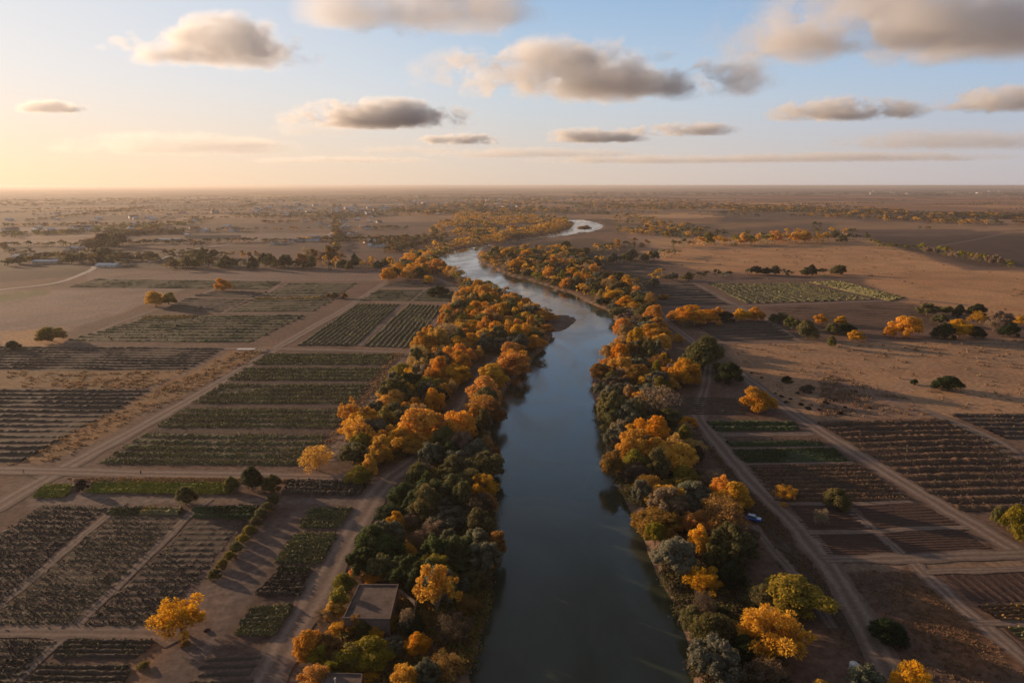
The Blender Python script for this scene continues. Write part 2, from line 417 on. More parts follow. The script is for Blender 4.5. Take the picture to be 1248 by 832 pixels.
# colour of the ground, parcel by parcel
BASE = np.array((0.19, 0.122, 0.092))
gc = np.repeat(BASE[None], len(GP), 0)
def pxpoly(pts): return np.array([g(*p) for p in pts])
DIRT, TAN, ORNG, DARK, GREY, RED = (0.17,0.12,0.095), (0.44,0.26,0.14), (0.60,0.32,0.13), (0.085,0.06,0.048), (0.30,0.22,0.185), (0.34,0.16,0.08)
PATCH = [
 # (pixel polygon, colour, soft edge in metres)
 (((0,420),(300,424),(225,455),(0,452)), DIRT, 4), (((0,452),(226,452),(180,474),(0,472)), (0.29,0.18,0.095), 5),
 (((285,428),(335,422),(60,566),(0,566)), (0.31,0.185,0.095), 7), (((-40,355),(230,350),(80,405),(-40,418)), GREY, 6),
 (((470,345),(545,350),(545,385),(500,440),(470,470),(410,560),(380,560),(480,430),(430,424)), (0.25,0.165,0.12), 6),
 (((100,330),(480,328),(470,342),(110,343)), (0.25,0.18,0.15), 5), (((-60,365),(60,352),(60,358),(-60,378)), (0.2,0.18,0.09), 5),
 (((0,405),(80,398),(75,422),(0,426)), TAN, 4),
 (((-30,322),(110,325),(100,335),(-30,348)), DARK, 8), (((-200,296),(140,292),(100,306),(-200,312)), GREY, 30), (((0,276),(230,272),(160,286),(0,292)), GREY, 40),
 (((125,283),(460,276),(430,266),(140,272)), (0.15,0.10,0.08), 30), (((270,285),(400,284),(400,292),(300,294)), GREY, 25), (((350,296),(470,300),(470,310),(300,306)), (0.17,0.115,0.09), 20),
 (((420,275),(520,270),(500,262),(440,268)), GREY, 30), (((430,287),(540,285),(560,272),(450,277)), (0.17,0.115,0.09), 25), (((490,263),(600,266),(590,259),(480,258)), ORNG, 25),
 (((0,262),(620,255),(620,247),(0,250)), (0.2,0.14,0.11), 100), (((-400,246),(700,239),(700,234),(-400,234)), (0.24,0.17,0.13), 200), 
 (((0,295),(330,318),(300,326),(0,330)), (0.16,0.12,0.09), 20),
 (((-300,606),(440,606),(400,690),(300,860),(-300,860)), (0.145, 0.096, 0.078), 8),  # broad patch that darkens the ground across the lower left foreground
 # right
 (((600,300),(720,290),(770,300),(815,340),(780,345),(700,340)), (0.09,0.066,0.05), 12), (((660,326),(780,322),(800,330),(700,336)), (0.2,0.14,0.11), 8), (((760,283),(830,281),(900,305),(790,303)), (0.32,0.22,0.16), 12),
 (((780,306),(1075,296),(1180,330),(1300,332),(1300,400),(1100,368),(1050,340),(850,330),(810,318)), (0.54,0.31,0.16), 9),
 (((790,290),(1060,290),(1075,297),(800,304)), (0.48,0.29,0.16), 10),
 (((1050,288),(1300,286),(1300,326),(1200,326),(1100,304)), (0.10,0.068,0.052), 15), (((1010,268),(1300,277),(1300,288),(1180,280),(1020,279)), (0.52,0.32,0.18), 20),
 (((750,258),(870,258),(880,272),(750,272)), (0.58,0.34,0.17), 30), (((860,272),(1040,266),(1000,272),(880,280)), (0.44,0.27,0.15), 30),
 (((700,242),(1300,248),(1300,261),(720,247)), (0.55,0.28,0.14), 80), (((900,238),(1300,243),(1300,247),(900,241)), (0.42,0.16,0.08), 120), (((700,229),(1500,229),(1500,238),(700,236)), (0.2,0.16,0.15), 400),
 (((880,418),(1300,412),(1300,508),(1140,508),(990,512),(940,480),(890,445)), (0.42,0.26,0.155), 7),
 (((925,374),(1110,370),(1160,402),(1010,404)), (0.20,0.12,0.085), 3),
 (((1000,455),(1100,480),(1130,506),(1000,508)), (0.29,0.19,0.14), 7),
 (((1010,690),(1130,690),(1260,832),(1300,900),(1100,900),(1060,760)), (0.165,0.105,0.08), 6), (((1100,720),(1150,722),(1230,800),(1180,810)), (0.23,0.125,0.07), 8),  # first patch darkens the ground across the lower right foreground
 (((1000,680),(1260,680),(1260,696),(1010,696)), (0.29,0.2,0.14), 3),
 (((850,520),(878,520),(1010,690),(1100,800),(1060,820),(960,700)), (0.125,0.095,0.08), 3),
 # lower left plots
 (((40,602),(440,606),(430,616),(40,616)), (0.22,0.165,0.14), 3), (((0,595),(45,580),(0,612)), (0.2,0.14,0.1), 3),
 (((80,582),(350,584),(350,590),(90,590)), (0.24,0.165,0.125), 2),
 (((310,640),(370,620),(330,700),(240,832),(165,832),(190,765)), (0.19,0.14,0.12), 5),
 (((180,780),(235,730),(170,832),(140,832)), (0.27,0.16,0.10), 5),
]
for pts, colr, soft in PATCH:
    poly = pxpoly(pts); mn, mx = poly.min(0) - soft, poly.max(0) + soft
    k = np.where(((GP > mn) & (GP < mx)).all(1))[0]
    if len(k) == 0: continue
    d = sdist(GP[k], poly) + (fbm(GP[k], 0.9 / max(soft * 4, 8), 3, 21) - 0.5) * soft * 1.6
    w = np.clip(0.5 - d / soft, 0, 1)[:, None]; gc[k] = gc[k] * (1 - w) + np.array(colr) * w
# distant farmland patchwork: blocks of differing soil and stubble
far = GP[:, 1] > 1050
fp = GP[far]; q = fp + 200 * (np.c_[fbm(fp, 0.0007, 2, 4), fbm(fp, 0.0007, 2, 6)] - 0.5)
ang = 0.25; qx = q[:, 0] * math.cos(ang) + q[:, 1] * math.sin(ang); qy = -q[:, 0] * math.sin(ang) + q[:, 1] * math.cos(ang)
cell = np.c_[np.floor(qx / 420), np.floor(qy / 330)]
rv = vnoise(cell + 0.0, 1.0, 77); v2 = vnoise(cell + 0.0, 1.0, 99)
palt = np.array([(0.10,0.065,0.05),(0.18,0.12,0.085),(0.34,0.22,0.14),(0.46,0.29,0.16),(0.14,0.10,0.065),(0.075,0.055,0.04)])
pc = palt[np.clip((rv * 6).astype(int), 0, 5)] * (0.85 + 0.3 * v2[:, None])
w = np.clip((fp[:, 1] - 1050) / 900, 0, 1)[:, None] * 0.62; gc[far] = gc[far] * (1 - w) + pc * w
# woodland floor (leaf litter) beside the river, paler sand at the lip
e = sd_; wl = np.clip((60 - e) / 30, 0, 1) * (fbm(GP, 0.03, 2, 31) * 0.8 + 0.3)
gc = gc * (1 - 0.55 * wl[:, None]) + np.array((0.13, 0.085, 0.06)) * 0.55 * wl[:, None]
lip = np.clip(1 - np.abs(e - 1.6) / 3.2, 0, 1)[:, None]; gc = gc * (1 - lip * 0.8) + np.array((0.33, 0.215, 0.15)) * lip * 0.8
bsf = np.zeros(len(GP)); bsf[np.where(near)[0]] = np.clip(-bs + 1, 0, 1); gc = gc * (1 - bsf[:, None]) + np.array((0.22, 0.15, 0.12)) * bsf[:, None]
bed = e < -1.5; bed &= bsf < 0.5; gc[bed] = (0.06, 0.05, 0.035)
idx = np.arange(len(Ys) * ncol).reshape(len(Ys), ncol)
Fq = np.stack([idx[:-1, :-1], idx[:-1, 1:], idx[1:, 1:], idx[1:, :-1]], -1).reshape(-1, 4)
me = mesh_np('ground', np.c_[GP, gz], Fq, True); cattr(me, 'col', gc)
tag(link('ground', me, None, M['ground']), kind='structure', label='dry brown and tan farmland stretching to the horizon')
# water
m, n, out = mat('river_water'); nb = NB(n)
pos = nb.n('ShaderNodeNewGeometry').outputs['Position']
w1 = nb.noise(nb.scale(pos, (0.5, 0.3, 0.3)), 0.7, 3, 0.6, 0.4); w2 = nb.noise(nb.scale(pos, (0.12, 0.05, 0.1)), 0.6, 3, 0.6, 1.0)
w3 = nb.noise(nb.scale(pos, (0.03, 0.012, 0.1)), 1, 4, 0.6, 1.4)
hgt = nb.math('ADD', nb.math('MULTIPLY', w1, nb.rng(w3, 0.35, 0.65, 0.02, 0.14)), nb.math('MULTIPLY', w2, 0.25))
p = bsdf(nb, out, nb.mix(nb.rng(w3, 0.3, 0.7, 0, 1), (0.030, 0.040, 0.022), (0.058, 0.064, 0.042)), nb.rng(w3, 0.38, 0.62, 0.06, 0.26), 0.5, bump(nb, hgt, 0.6, 0.35))
p.inputs['IOR'].default_value = 1.48; M['water'] = m
def expand(A, B, k):
    d = A - B; L = np.linalg.norm(d, axis=1)[:, None]; return A + d / L * k
A = expand(RL, RR, 7.0); B = expand(RR, RL, 7.0); nn = len(A); U = np.linspace(0, 1, 7)
Vw = np.array([np.r_[A[i] * (1 - u) + B[i] * u, WZ] for i in range(nn) for u in U])
Fw = np.array([[i * 7 + j, i * 7 + j + 1, (i + 1) * 7 + j + 1, (i + 1) * 7 + j] for i in range(nn - 1) for j in range(6)])
tag(link('river', mesh_np('river', Vw, Fw, True), None, M['water']), kind='structure', label='winding river, dark and calm in front, bright with sky further off')
# ------------------------------------------------------------------ roads and paths
def strip(name, pts, width, m, z=0.05, label=None, k=8, rag=0.2):
    C = smooth([g(*p) for p in pts], k)
    # resample evenly
    d = np.r_[0, np.cumsum(np.linalg.norm(np.diff(C, axis=0), axis=1))]
    st = max(1.5, min(8, d[-1] / 60)); q = np.linspace(0, d[-1], max(8, int(d[-1] / st)))
    C = np.c_[np.interp(q, d, C[:, 0]), np.interp(q, d, C[:, 1])]
    T = np.gradient(C, axis=0); T /= np.linalg.norm(T, axis=1)[:, None]; N = np.c_[T[:, 1], -T[:, 0]]
    us = np.array([-1, -0.75, -0.42, 0, 0.42, 0.75, 1.0]); V = []; AC = []
    l1 = 1 + (fbm(C, 0.15, 3, 5) - 0.5) * rag * 4; l2 = 1 + (fbm(C, 0.15, 3, 8) - 0.5) * rag * 4
    for i in range(len(C)):
        for u in us:
            ww = (l1[i] if u < 0 else l2[i]) * width / 2
            V.append((*(C[i] + N[i] * u * ww), z + 0.02 * (1 - abs(u)))); AC.append(u)
    Fs = [[i * 7 + j, i * 7 + j + 1, (i + 1) * 7 + j + 1, (i + 1) * 7 + j] for i in range(len(C) - 1) for j in range(6)]
    me = mesh_np(name, V, Fs, True); fattr(me, 'across', AC)
    tag(link(name, me, None, m), kind='structure', label=label); ROADS.append((C, width / 2)); return C
ROADS = []
RD, PT = M['road'], M['path']
strip('dirt_road', [(474,341),(452,356),(416,379),(380,399),(337,424),(290,452),(236,484),(150,532),(77,571),(0,615),(-60,648),(-200,730)], 8.5, RD, 0.07, 'dirt road running diagonally through the left fields')
strip('dirt_road', [(-120,572),(0,573),(77,574),(172,577),(280,579),(380,581),(430,583),(475,590)], 7.5, RD, 0.10, 'dirt road crossing the left fields below the large green plot')
strip('dirt_road', [(300,860),(325,832),(352,780),(383,725),(412,675),(440,630),(468,590),(498,566),(520,548),(540,528),(560,505),(575,478),(592,455),(610,435)], 9.0, RD, 0.13, 'dirt road along the left bank woodland')
strip('path', [(250,425),(337,425),(420,427),(500,430)], 6, RD, 0.09, 'track between the left plots')
strip('path', [(-40,436),(67,424),(150,391),(236,362),(262,352)], 5, PT, 0.06, 'track along the edge of the bare grey field')
strip('path', [(440,367.5),(500,368.5),(550,370)], 4, RD, 0.06); strip('path', [(463,351),(520,351.5),(552,353)], 3.5, PT, 0.06)
strip('path', [(491,370),(464,396),(437,422)], 3.5, PT, 0.08); strip('path', [(519,352),(500,368)], 3.5, PT, 0.09)
strip('path', [(523,336),(546,345),(558,358),(551,372),(530,392),(508,420),(488,445),(462,480),(430,520),(398,562)], 7, PT, 0.11, 'track between the left plots and the woodland', rag=.2)
strip('road', [(-60,359),(0,353),(67,345),(100,334),(113,328),(120,323),(150,322),(175,321),(205,313),(236,304),(262,300),(284,297)], 7, M['pale_road'], 0.10, 'pale gravel road bending past the sheds on the left')
strip('road', [(400,287),(412,279),(421,273)], 9, M['pale_road'], 0.1); strip('path', [(345,343),(330,355),(306,364),(269,382)], 4, PT, 0.1); strip('path', [(390,345),(378,349.5)], 4, PT, 0.07)
strip('path', [(242,386),(208,404),(178,417)], 4, PT, 0.08); strip('path', [(270,382),(330,382.5),(385,382)], 4.5, PT, 0.12)
strip('path', [(152,612),(132,627),(66,682),(0,737),(-60,790)], 3.0, PT, 0.08); strip('path', [(255,608),(230,628),(160,697),(92,762),(50,800),(15,832),(-10,860)], 3.2, PT, 0.09)
strip('path', [(-60,770),(90,770),(190,772),(215,782)], 5, PT, 0.12)
# right
strip('dirt_road', [(893,447),(905,458),(926,474),(948,491),(990,519),(1047,555),(1108,592),(1169,629),(1248,676),(1330,725)], 8.0, RD, 0.07, 'dirt road running diagonally through the right fields')
strip('dirt_road', [(850,505),(858,519),(882,548),(907,578),(933,605),(967,638),(1000,679),(1014,694),(1042,742),(1068,790),(1100,850)], 8.0, RD, 0.10, 'dirt road along the right bank woodland')
strip('dirt_road', [(1125,500),(1147,508),(1202,532),(1248,560),(1330,604)], 7, PT, 0.08, 'track between the furrowed fields at the right edge')
strip('path', [(1105,676),(1125,697),(1148,718),(1169,738),(1208,770),(1248,803),(1320,862)], 5, RD, 0.09, 'path beside the lower right plots', rag=.2)
strip('path', [(1034,621),(1068,648),(1101,676)], 3.6, PT, 0.08); strip('path', [(983,648.5),(1066,647.5),(1120,644),(1180,642.5)], 2.6, PT, 0.11); strip('path', [(945,613.5),(1030,614),(1111,611)], 2.6, PT, 0.11)
strip('path', [(1185,759),(1250,758),(1330,757)], 2.6, PT, 0.12); strip('path', [(1005,682),(1060,681),(1120,679),(1215,676),(1270,674)], 5, PT, 0.13, rag=.25); strip('path', [(1125,697),(1200,695),(1300,691)], 3, PT, 0.14)
strip('path', [(871,529.5),(940,529),(990,528)], 5, PT, 0.06); strip('path', [(888,546.5),(1010,544.5)], 1.8, PT, 0.07); strip('path', [(906,565.5),(1040,563.5)], 1.8, PT, 0.07)
strip('path', [(845,344),(872,359),(905,376),(935,390),(968,412),(985,418)], 6, PT, 0.09, 'track crossing behind the orange trees on the right'); strip('path', [(795,374.5),(860,374),(905,373),(1000,369.5),(1110,366),(1180,372)], 6, PT, 0.07)
strip('path', [(760,346),(850,343.5),(940,341),(1040,340.5)], 6, PT, 0.07); strip('path', [(865,417.5),(900,417.5),(1000,416),(1080,415),(1250,420)], 4.5, PT, 0.07)
strip('dirt_road', [(783,352),(798,372),(815,393),(836,410),(850,422),(862,440),(860,470),(852,495),(852,507)], 7, RD, 0.06, 'track behind the right bank woodland')
strip('path', [(920,640),(938,665),(962,692),(985,722),(1015,765)], 3.5, PT, 0.07, rag=.25)
strip('ditch', [(888,578),(915,618),(945,655),(985,703),(1030,758),(1075,815)], 1.5, M['ditch'], 0.06, 'narrow dark ditch beside the right bank road')
strip('path', [(1060,302),(1130,302),(1250,280)], 5, PT, 0.15); strip('path', [(860,283),(1000,281),(1100,284),(1200,283),(1245,280)], 7, M['ditch'], 0.1)
# ------------------------------------------------------------------ fields
LQ = [[], []]
def field(name, quad, n, crop, soil, label, h=0.55, wf=0.62, leafy=0.0, leaf=None, along='h', gaps=(), rough=0.5, lh=0.35, lsz=0.3, zs=0.04):
    P = [np.array(g(*q)) for q in quad]           # TL TR BR BL
    def at(u, v): return (P[0] * (1 - u) + P[1] * u) * (1 - v) + (P[3] * (1 - u) + P[2] * u) * v
    if along == 'v': P2 = [P[0], P[3], P[2], P[1]]
    else: P2 = P
    if soil is not None:
        nu = nv = 14; V = []
        for i in range(nu + 1):
            for j in range(nv + 1):
                u, v = i / nu, j / nv
                q = at(u, v); V.append((q[0], q[1], zs))
        V = np.array(V); edge = (fbm(V[:, :2], 0.2, 2, 3) - 0.5); V[:, 0] += edge * 1.6
        Fs = [[i * (nv + 1) + j, i * (nv + 1) + j + 1, (i + 1) * (nv + 1) + j + 1, (i + 1) * (nv + 1) + j] for i in range(nu) for j in range(nv)]
        tag(link('field', mesh_np('field', V, Fs), None, soil), kind='structure', label='soil of ' + label)
    VV, FF, LV, LF = [], [], [], []; base = 0
    sp = np.linalg.norm((P2[3] + P2[2]) / 2 - (P2[0] + P2[1]) / 2) / n
    for k in range(n):
        if k in gaps: continue
        v = (k + 0.5) / n
        a = P2[0] * (1 - v) + P2[3] * v; b = P2[1] * (1 - v) + P2[2] * v
        L = np.linalg.norm(b - a); d = np.linalg.norm((a + b) / 2); st = max(0.45, d / 500)
        m_ = max(6, int(L / st)); u = np.linspace(0, 1, m_)
        off0, off1 = rng.uniform(-0.8, 0.8, 2) / L
        u = off0 + u * (1 + off1 - off0)
        Cn = a + (b - a) * u[:, None]; T = (b - a) / L; N = np.array((T[1], -T[0]))
        Cn = Cn + N * ((fbm(Cn, 0.04, 2, 3) - 0.5) * 0.5 * sp)[:, None]
        nz = fbm(Cn, 0.5, 3, k); nw = fbm(Cn, 0.35, 3, k + 50); nl = fbm(Cn, 0.05, 2, 12)
        hh = h * np.clip(1 - rough + rough * 2 * nz, 0.05, 2) * rng.uniform(.7, 1.3, m_) * np.clip(0.75 + (nl - 0.4) * 1.6, 0.35, 1.4)
        ww = sp * wf * 0.5 * (0.75 + 0.5 * nw)
        for c_, zz in ((-1, 0), (-0.62, 0.72), (0, 1), (0.62, 0.72), (1, 0)):
            jit = rng.uniform(-0.12, 0.12, m_) * ww
            q = Cn + N * (c_ * ww + jit)[:, None]
            VV.append(np.c_[q, zs - 0.02 + hh * zz * (1 + rng.uniform(-0.25, 0.25, m_) * rough)])
        ii = np.arange(m_ - 1)
        for r in range(4):
            o0 = base + r * m_; FF.append(np.stack([o0 + ii, o0 + ii + 1, o0 + m_ + ii + 1, o0 + m_ + ii], 1))
        base += 5 * m_
        if leafy:
            cnt = int(L * leafy * 2.6 * np.clip((230 / d) ** 1.3, 0.08, 1)); uu = rng.uniform(0, 1, cnt)
            pp = a + (b - a) * uu[:, None] + N * (rng.normal(0, 0.35, cnt) * sp * wf)[:, None]
            keep = fbm(pp, 0.06, 2, 40) + rng.normal(0, .08, cnt) > 0.30; pp = pp[keep]; cnt = len(pp)
            LV.append(np.c_[pp, zs + h * 0.5 + rng.uniform(0, lh, cnt)])
    V = np.vstack(VV); Fx = np.vstack(FF)
    if leafy and LV:
        c_ = np.vstack(LV); d = np.linalg.norm(c_[:, :2], axis=1); s = lsz * rng.uniform(0.6, 1.4, len(c_)) * np.clip(d / 260, 1, 3)
        a1 = rng.normal(size=(len(c_), 3)); a1 /= np.linalg.norm(a1, axis=1)[:, None]; b1 = rng.normal(size=(len(c_), 3)); b1 = np.cross(a1, b1); b1 /= np.linalg.norm(b1, axis=1)[:, None]
        a1 = a1 * s[:, None]; b1 = b1 * s[:, None] * 0.7
        Q = np.stack([c_ - a1, c_ - b1, c_ + a1, c_ + b1], 1).reshape(-1, 3); Q[:, 2] = np.maximum(Q[:, 2], 0.08)
        ql = len(V) + np.arange(len(Q)).reshape(-1, 4); nF = len(Fx); V = np.vstack([V, Q]); Fx = np.vstack([Fx, ql])
    me = mesh_np(name, V, Fx, False); o = link(name, me, None, crop)
    if leafy and leaf is not None and LV:
        me.materials.append(leaf); mi = np.zeros(len(Fx), dtype=np.int32); mi[nF:] = 1; me.polygons.foreach_set('material_index', mi)
    tag(o, label, kind='stuff')
M['crop_sparse'] = crop_mat('crop_sparse', (0.14, 0.12, 0.06), (0.22, 0.18, 0.09), (0.10, 0.08, 0.05))
SD, SB, SR = M['soil_dark'], M['soil_brown'], M['soil_red']
cd, cr, co, cg, cy, cgo, cs = (M['crop_' + k] for k in ('dead','rust','olive','green','yellow','gold','sage'))
field('crop_rows', [(53,615),(127,618),(-30,765),(-170,765)], 20, cd, SD, 'withered rows in the leftmost strip of the lower left field', leafy=2.8, leaf=cd, h=.2, rough=.9, wf=.75)
field('crop_rows', [(140,627),(224,629),(88,763),(-22,763)], 18, cd, SD, 'withered rows in the middle strip of the lower left field', leafy=2.8, leaf=M['crop_sparse'], h=.2, rough=.9, wf=.75)
field('crop_rows', [(238,634),(300,634),(186,764),(100,764)], 17, cd, SD, 'withered rows in the right strip of the lower left field', leafy=2.6, leaf=cd, h=.2, rough=.9, wf=.75)
field('crop_rows', [(-60,779),(67,779),(10,845),(-130,845)], 8, cd, SD, 'withered rows at the bottom left corner', leafy=2.8, leaf=cd, h=.2, rough=.9, wf=.75)
field('crop_rows', [(84,779),(190,779),(165,802),(60,802)], 4, cd, SD, 'two withered beds left of the yellow tree', leafy=2, leaf=co)
field('crop_rows', [(55,809),(160,809),(148,838),(25,838)], 4, cd, SD, 'withered beds at the bottom edge left of the yellow tree', leafy=2, leaf=co)
field('crop_rows', [(252,799),(318,797),(300,845),(225,845)], 5, cd, SB, 'small furrowed plot at the bottom edge beside the road', h=.35)
field('crop_plot', [(377,621),(431,619),(414,643),(366,643)], 6, cg, SD, 'small leafy green plot beside the road, farthest of the four', leafy=12, leaf=cs, wf=1, h=.6, rough=.9)
field('crop_plot', [(360,651),(411,650),(393,686),(334,685)], 8, cg, SD, 'larger leafy green plot beside the road', leafy=12, leaf=cs, wf=1, h=.6, rough=.9)
field('crop_plot', [(338,698),(378,696),(364,727),(310,725)], 6, cd, SD, 'brown leafy plot beside the road', leafy=10, leaf=cd, wf=1, h=.6)
field('crop_plot', [(338,691),(378,693),(372,700),(340,698)], 2, cg, SD, 'narrow green bed at the head of the brown plot', leafy=12, leaf=co, wf=1, h=.6)
field('crop_plot', [(308,742),(357,738),(335,775),(287,773)], 7, co, SD, 'dark plot with yellowish leaves nearest the bottom road', leafy=22, leaf=cs, wf=1, h=.7)
field('crop_plot', [(55,592),(88,592),(80,606),(40,606)], 3, cy, SD, 'bright yellow-green patch beside the crossroads', leafy=26, leaf=cy, wf=1, h=.7)
field('crop_plot', [(114,589),(282,590),(282,602),(108,600)], 3, cy, SD, 'long yellow-green strip below the crossing road', leafy=20, leaf=cy, wf=1, h=.7)
field('crop_plot', [(350,586),(445,588),(440,604),(347,602)], 4, cd, SD, 'dark brown strip left of the woodland road', leafy=14, leaf=cd, wf=1, h=.9)
field('crop_plot', [(238,620),(316,618),(309,633),(233,631)], 3, cg, SD, 'dark green hedge-like strip behind the withered rows', leafy=22, leaf=cg, wf=1, h=1.2)
field('crop_plot', [(176,619),(224,620),(220,628),(172,627)], 2, cs, SD, 'pale dry bushes strip between two paths', leafy=22, leaf=M['crop_gold'], wf=1, h=1.2)
field('crop_plot', [(138,620),(174,619),(170,627),(130,627)], 2, co, SD, 'olive strip at the head of the withered rows', leafy=12, leaf=co, wf=1, h=.8)
field('crop_rows', [(326,431),(482,431),(368,568),(120,566)], 26, co, SD, 'large plot of green and yellow crop rows left of the woodland', leafy=13, leaf=cs, gaps=(4,9,15,20), h=.5, rough=.8)
field('crop_rows', [(-90,421),(274,424),(225,451),(-130,450)], 9, cd, SB, 'dark furrows left of the diagonal road, farther block', h=.8, wf=.5)
field('crop_rows', [(-90,474),(184,474),(22,565),(-210,565)], 15, cd, SB, 'dark furrows left of the diagonal road, nearer block', h=.8, wf=.5)
field('crop_rows', [(175,389),(238,389),(177,417),(78,416)], 9, co, SD, 'left block of dark rows beyond the tan verge', h=.7, leafy=.6, leaf=co)
field('crop_rows', [(243,384),(372,384),(303,418),(183,417)], 10, co, SD, 'middle block of dark rows beyond the tan verge', h=.7, leafy=.6, leaf=co)
field('crop_rows', [(229,363),(308,365),(267,381),(197,379)], 6, cd, SD, 'dark rows below the farther yellow tree', h=.7)
field('crop_rows', [(314,366),(408,364),(380,380),(278,380)], 5, co, SD, 'dark rows with an orange fringe', h=.7)
field('crop_rows', [(262,354),(325,356),(306,363),(236,361)], 4, cd, SD, 'dark rows beside the farther yellow tree', h=.7)
field('crop_rows', [(352,345),(434,345),(410,362),(325,361)], 6, co, SD, 'dark green rows next to the diagonal road top', h=.7)
field('crop_rows', [(118,340),(343,343),(323,353),(84,350)], 6, co, SD, 'long olive strip below the tree line', h=.8)
field('crop_rows', [(175,386),(238,384),(236,388),(172,390)], 2, cgo, SD, 'short orange-leaved strip left of the middle block', h=1.2, leafy=3, leaf=cgo)
field('crop_rows', [(312,363),(395,361),(392,364),(310,366)], 1, cgo, SD, 'thin orange-leaved strip in the upper left fields', h=1.2, leafy=3, leaf=cgo)
field('crop_rows', [(435,371),(487,371),(434,421),(362,421)], 11, co, SD, 'left green field right of the diagonal road', along='v', h=.8, leafy=1, leaf=cs)
field('crop_rows', [(497,371),(541,373),(503,424),(441,422)], 9, co, SD, 'right green field beside the woodland track', along='v', h=.8, leafy=1, leaf=cs)
field('crop_rows', [(463,353),(516,353),(498,367),(439,366)], 6, co, SD, 'upper green field right of the diagonal road', h=.8)
field('crop_rows', [(521,353),(551,355),(548,368),(504,367)], 5, cg, SD, 'upper green field beside the round track', h=.8)
field('crop_rows', [(476,345),(538,344),(545,350),(466,350)], 3, cd, SD, 'thin brown field below the golden tree', h=.7)
# right
field('crop_rows', [(862,346),(980,346),(1068,365),(908,370)], 16, co, SB, 'green field on the right plain', along='v', h=.8, leafy=2, leaf=cs)
field('crop_rows', [(985,344),(1026,343),(1103,363),(1085,367)], 6, cs, SB, 'narrow pale green field on the right plain', along='v', h=.9, leafy=3, leaf=cs)
field('crop_rows', [(770,347),(842,346),(886,371),(800,373)], 8, cd, SD, 'dark furrows behind the right bank trees', h=.8, wf=.5)
field('crop_rows', [(700,319),(788,317),(812,329),(712,331)], 6, cd, SD, 'dark furrows on the peninsula beyond the right bank trees', h=.8, wf=.5)
field('crop_rows', [(842,394),(933,390),(970,413),(882,416)], 7, cd, SD, 'dark furrows below the two orange trees', h=.8, wf=.5)
field('crop_rows', [(930,375),(1110,371),(1150,400),(1010,402)], 14, cr, None, 'reddish ploughed field behind the scattered bushes', h=.3, wf=.6)
field('crop_rows', [(824,484),(898,485),(908,506),(822,506)], 8, cd, SB, 'purplish furrows beside the pale leafless tree', h=.5, wf=.5)
field('crop_rows', [(862,514),(967,514),(977,525),(872,527)], 2, cg, SD, 'dark green hedge-like row, farthest of three', h=1.1, wf=.7, leafy=7, leaf=cg)
field('crop_rows', [(882,538),(997,537),(1006,543),(889,545)], 1, cg, SD, 'dark green row in the middle of three', h=1.0, wf=.8, leafy=7, leaf=cg)
field('crop_rows', [(893,549),(1015,546),(1035,562),(907,564)], 6, cg, SD, 'smooth green plot on the right', h=.35, wf=.98, leafy=7, leaf=cg)
field('crop_rows', [(912,567),(1041,564),(1111,610),(946,612)], 9, cr, SR, 'rusty brown rows below the green plot', h=.5, leafy=2.5, leaf=cr)
field('crop_rows', [(963,616),(1030,616),(1062,646),(984,646)], 8, M['crop_plough'], SR, 'rusty brown plot beside the small bushes', h=.14)
field('crop_rows', [(1041,615),(1118,612),(1170,640),(1070,645)], 8, M['crop_plough'], SR, 'rusty brown plot right of the diagonal path, upper', h=.14)
field('crop_rows', [(987,651),(1064,650),(1092,675),(1006,676)], 9, M['crop_plough'], SR, 'dark red-brown plot left of the diagonal path, lower', h=.12)
field('crop_rows', [(1074,649),(1170,645),(1212,672),(1106,675)], 9, M['crop_plough'], SR, 'dark red-brown plot right of the diagonal path, lower', h=.12)
field('crop_rows', [(995,514),(1146,510),(1385,622),(1171,624)], 14, cr, SR, 'large furrowed field between the two right roads', h=.7, wf=.6, leafy=2.5, leaf=M['crop_dead'], gaps=())
field('crop_rows', [(1156,504),(1340,503),(1430,540),(1228,535)], 6, cd, SD, 'dark furrows at the right edge', h=.8, leafy=1, leaf=cr)
field('crop_rows', [(1141,697),(1300,694),(1350,733),(1186,733)], 14, M['crop_plough'], SR, 'dark plot at the lower right edge', h=.12, along='v')
field('crop_rows', [(1190,738),(1340,735),(1370,757),(1216,757)], 5, cr, SR, 'rusty plot at the lower right edge', h=.45, leafy=3, leaf=M['crop_gold'])
field('crop_rows', [(1221,764),(1350,762),(1400,795),(1262,795)], 5, co, SR, 'olive plot at the lower right edge', h=.5, leafy=3, leaf=cs)
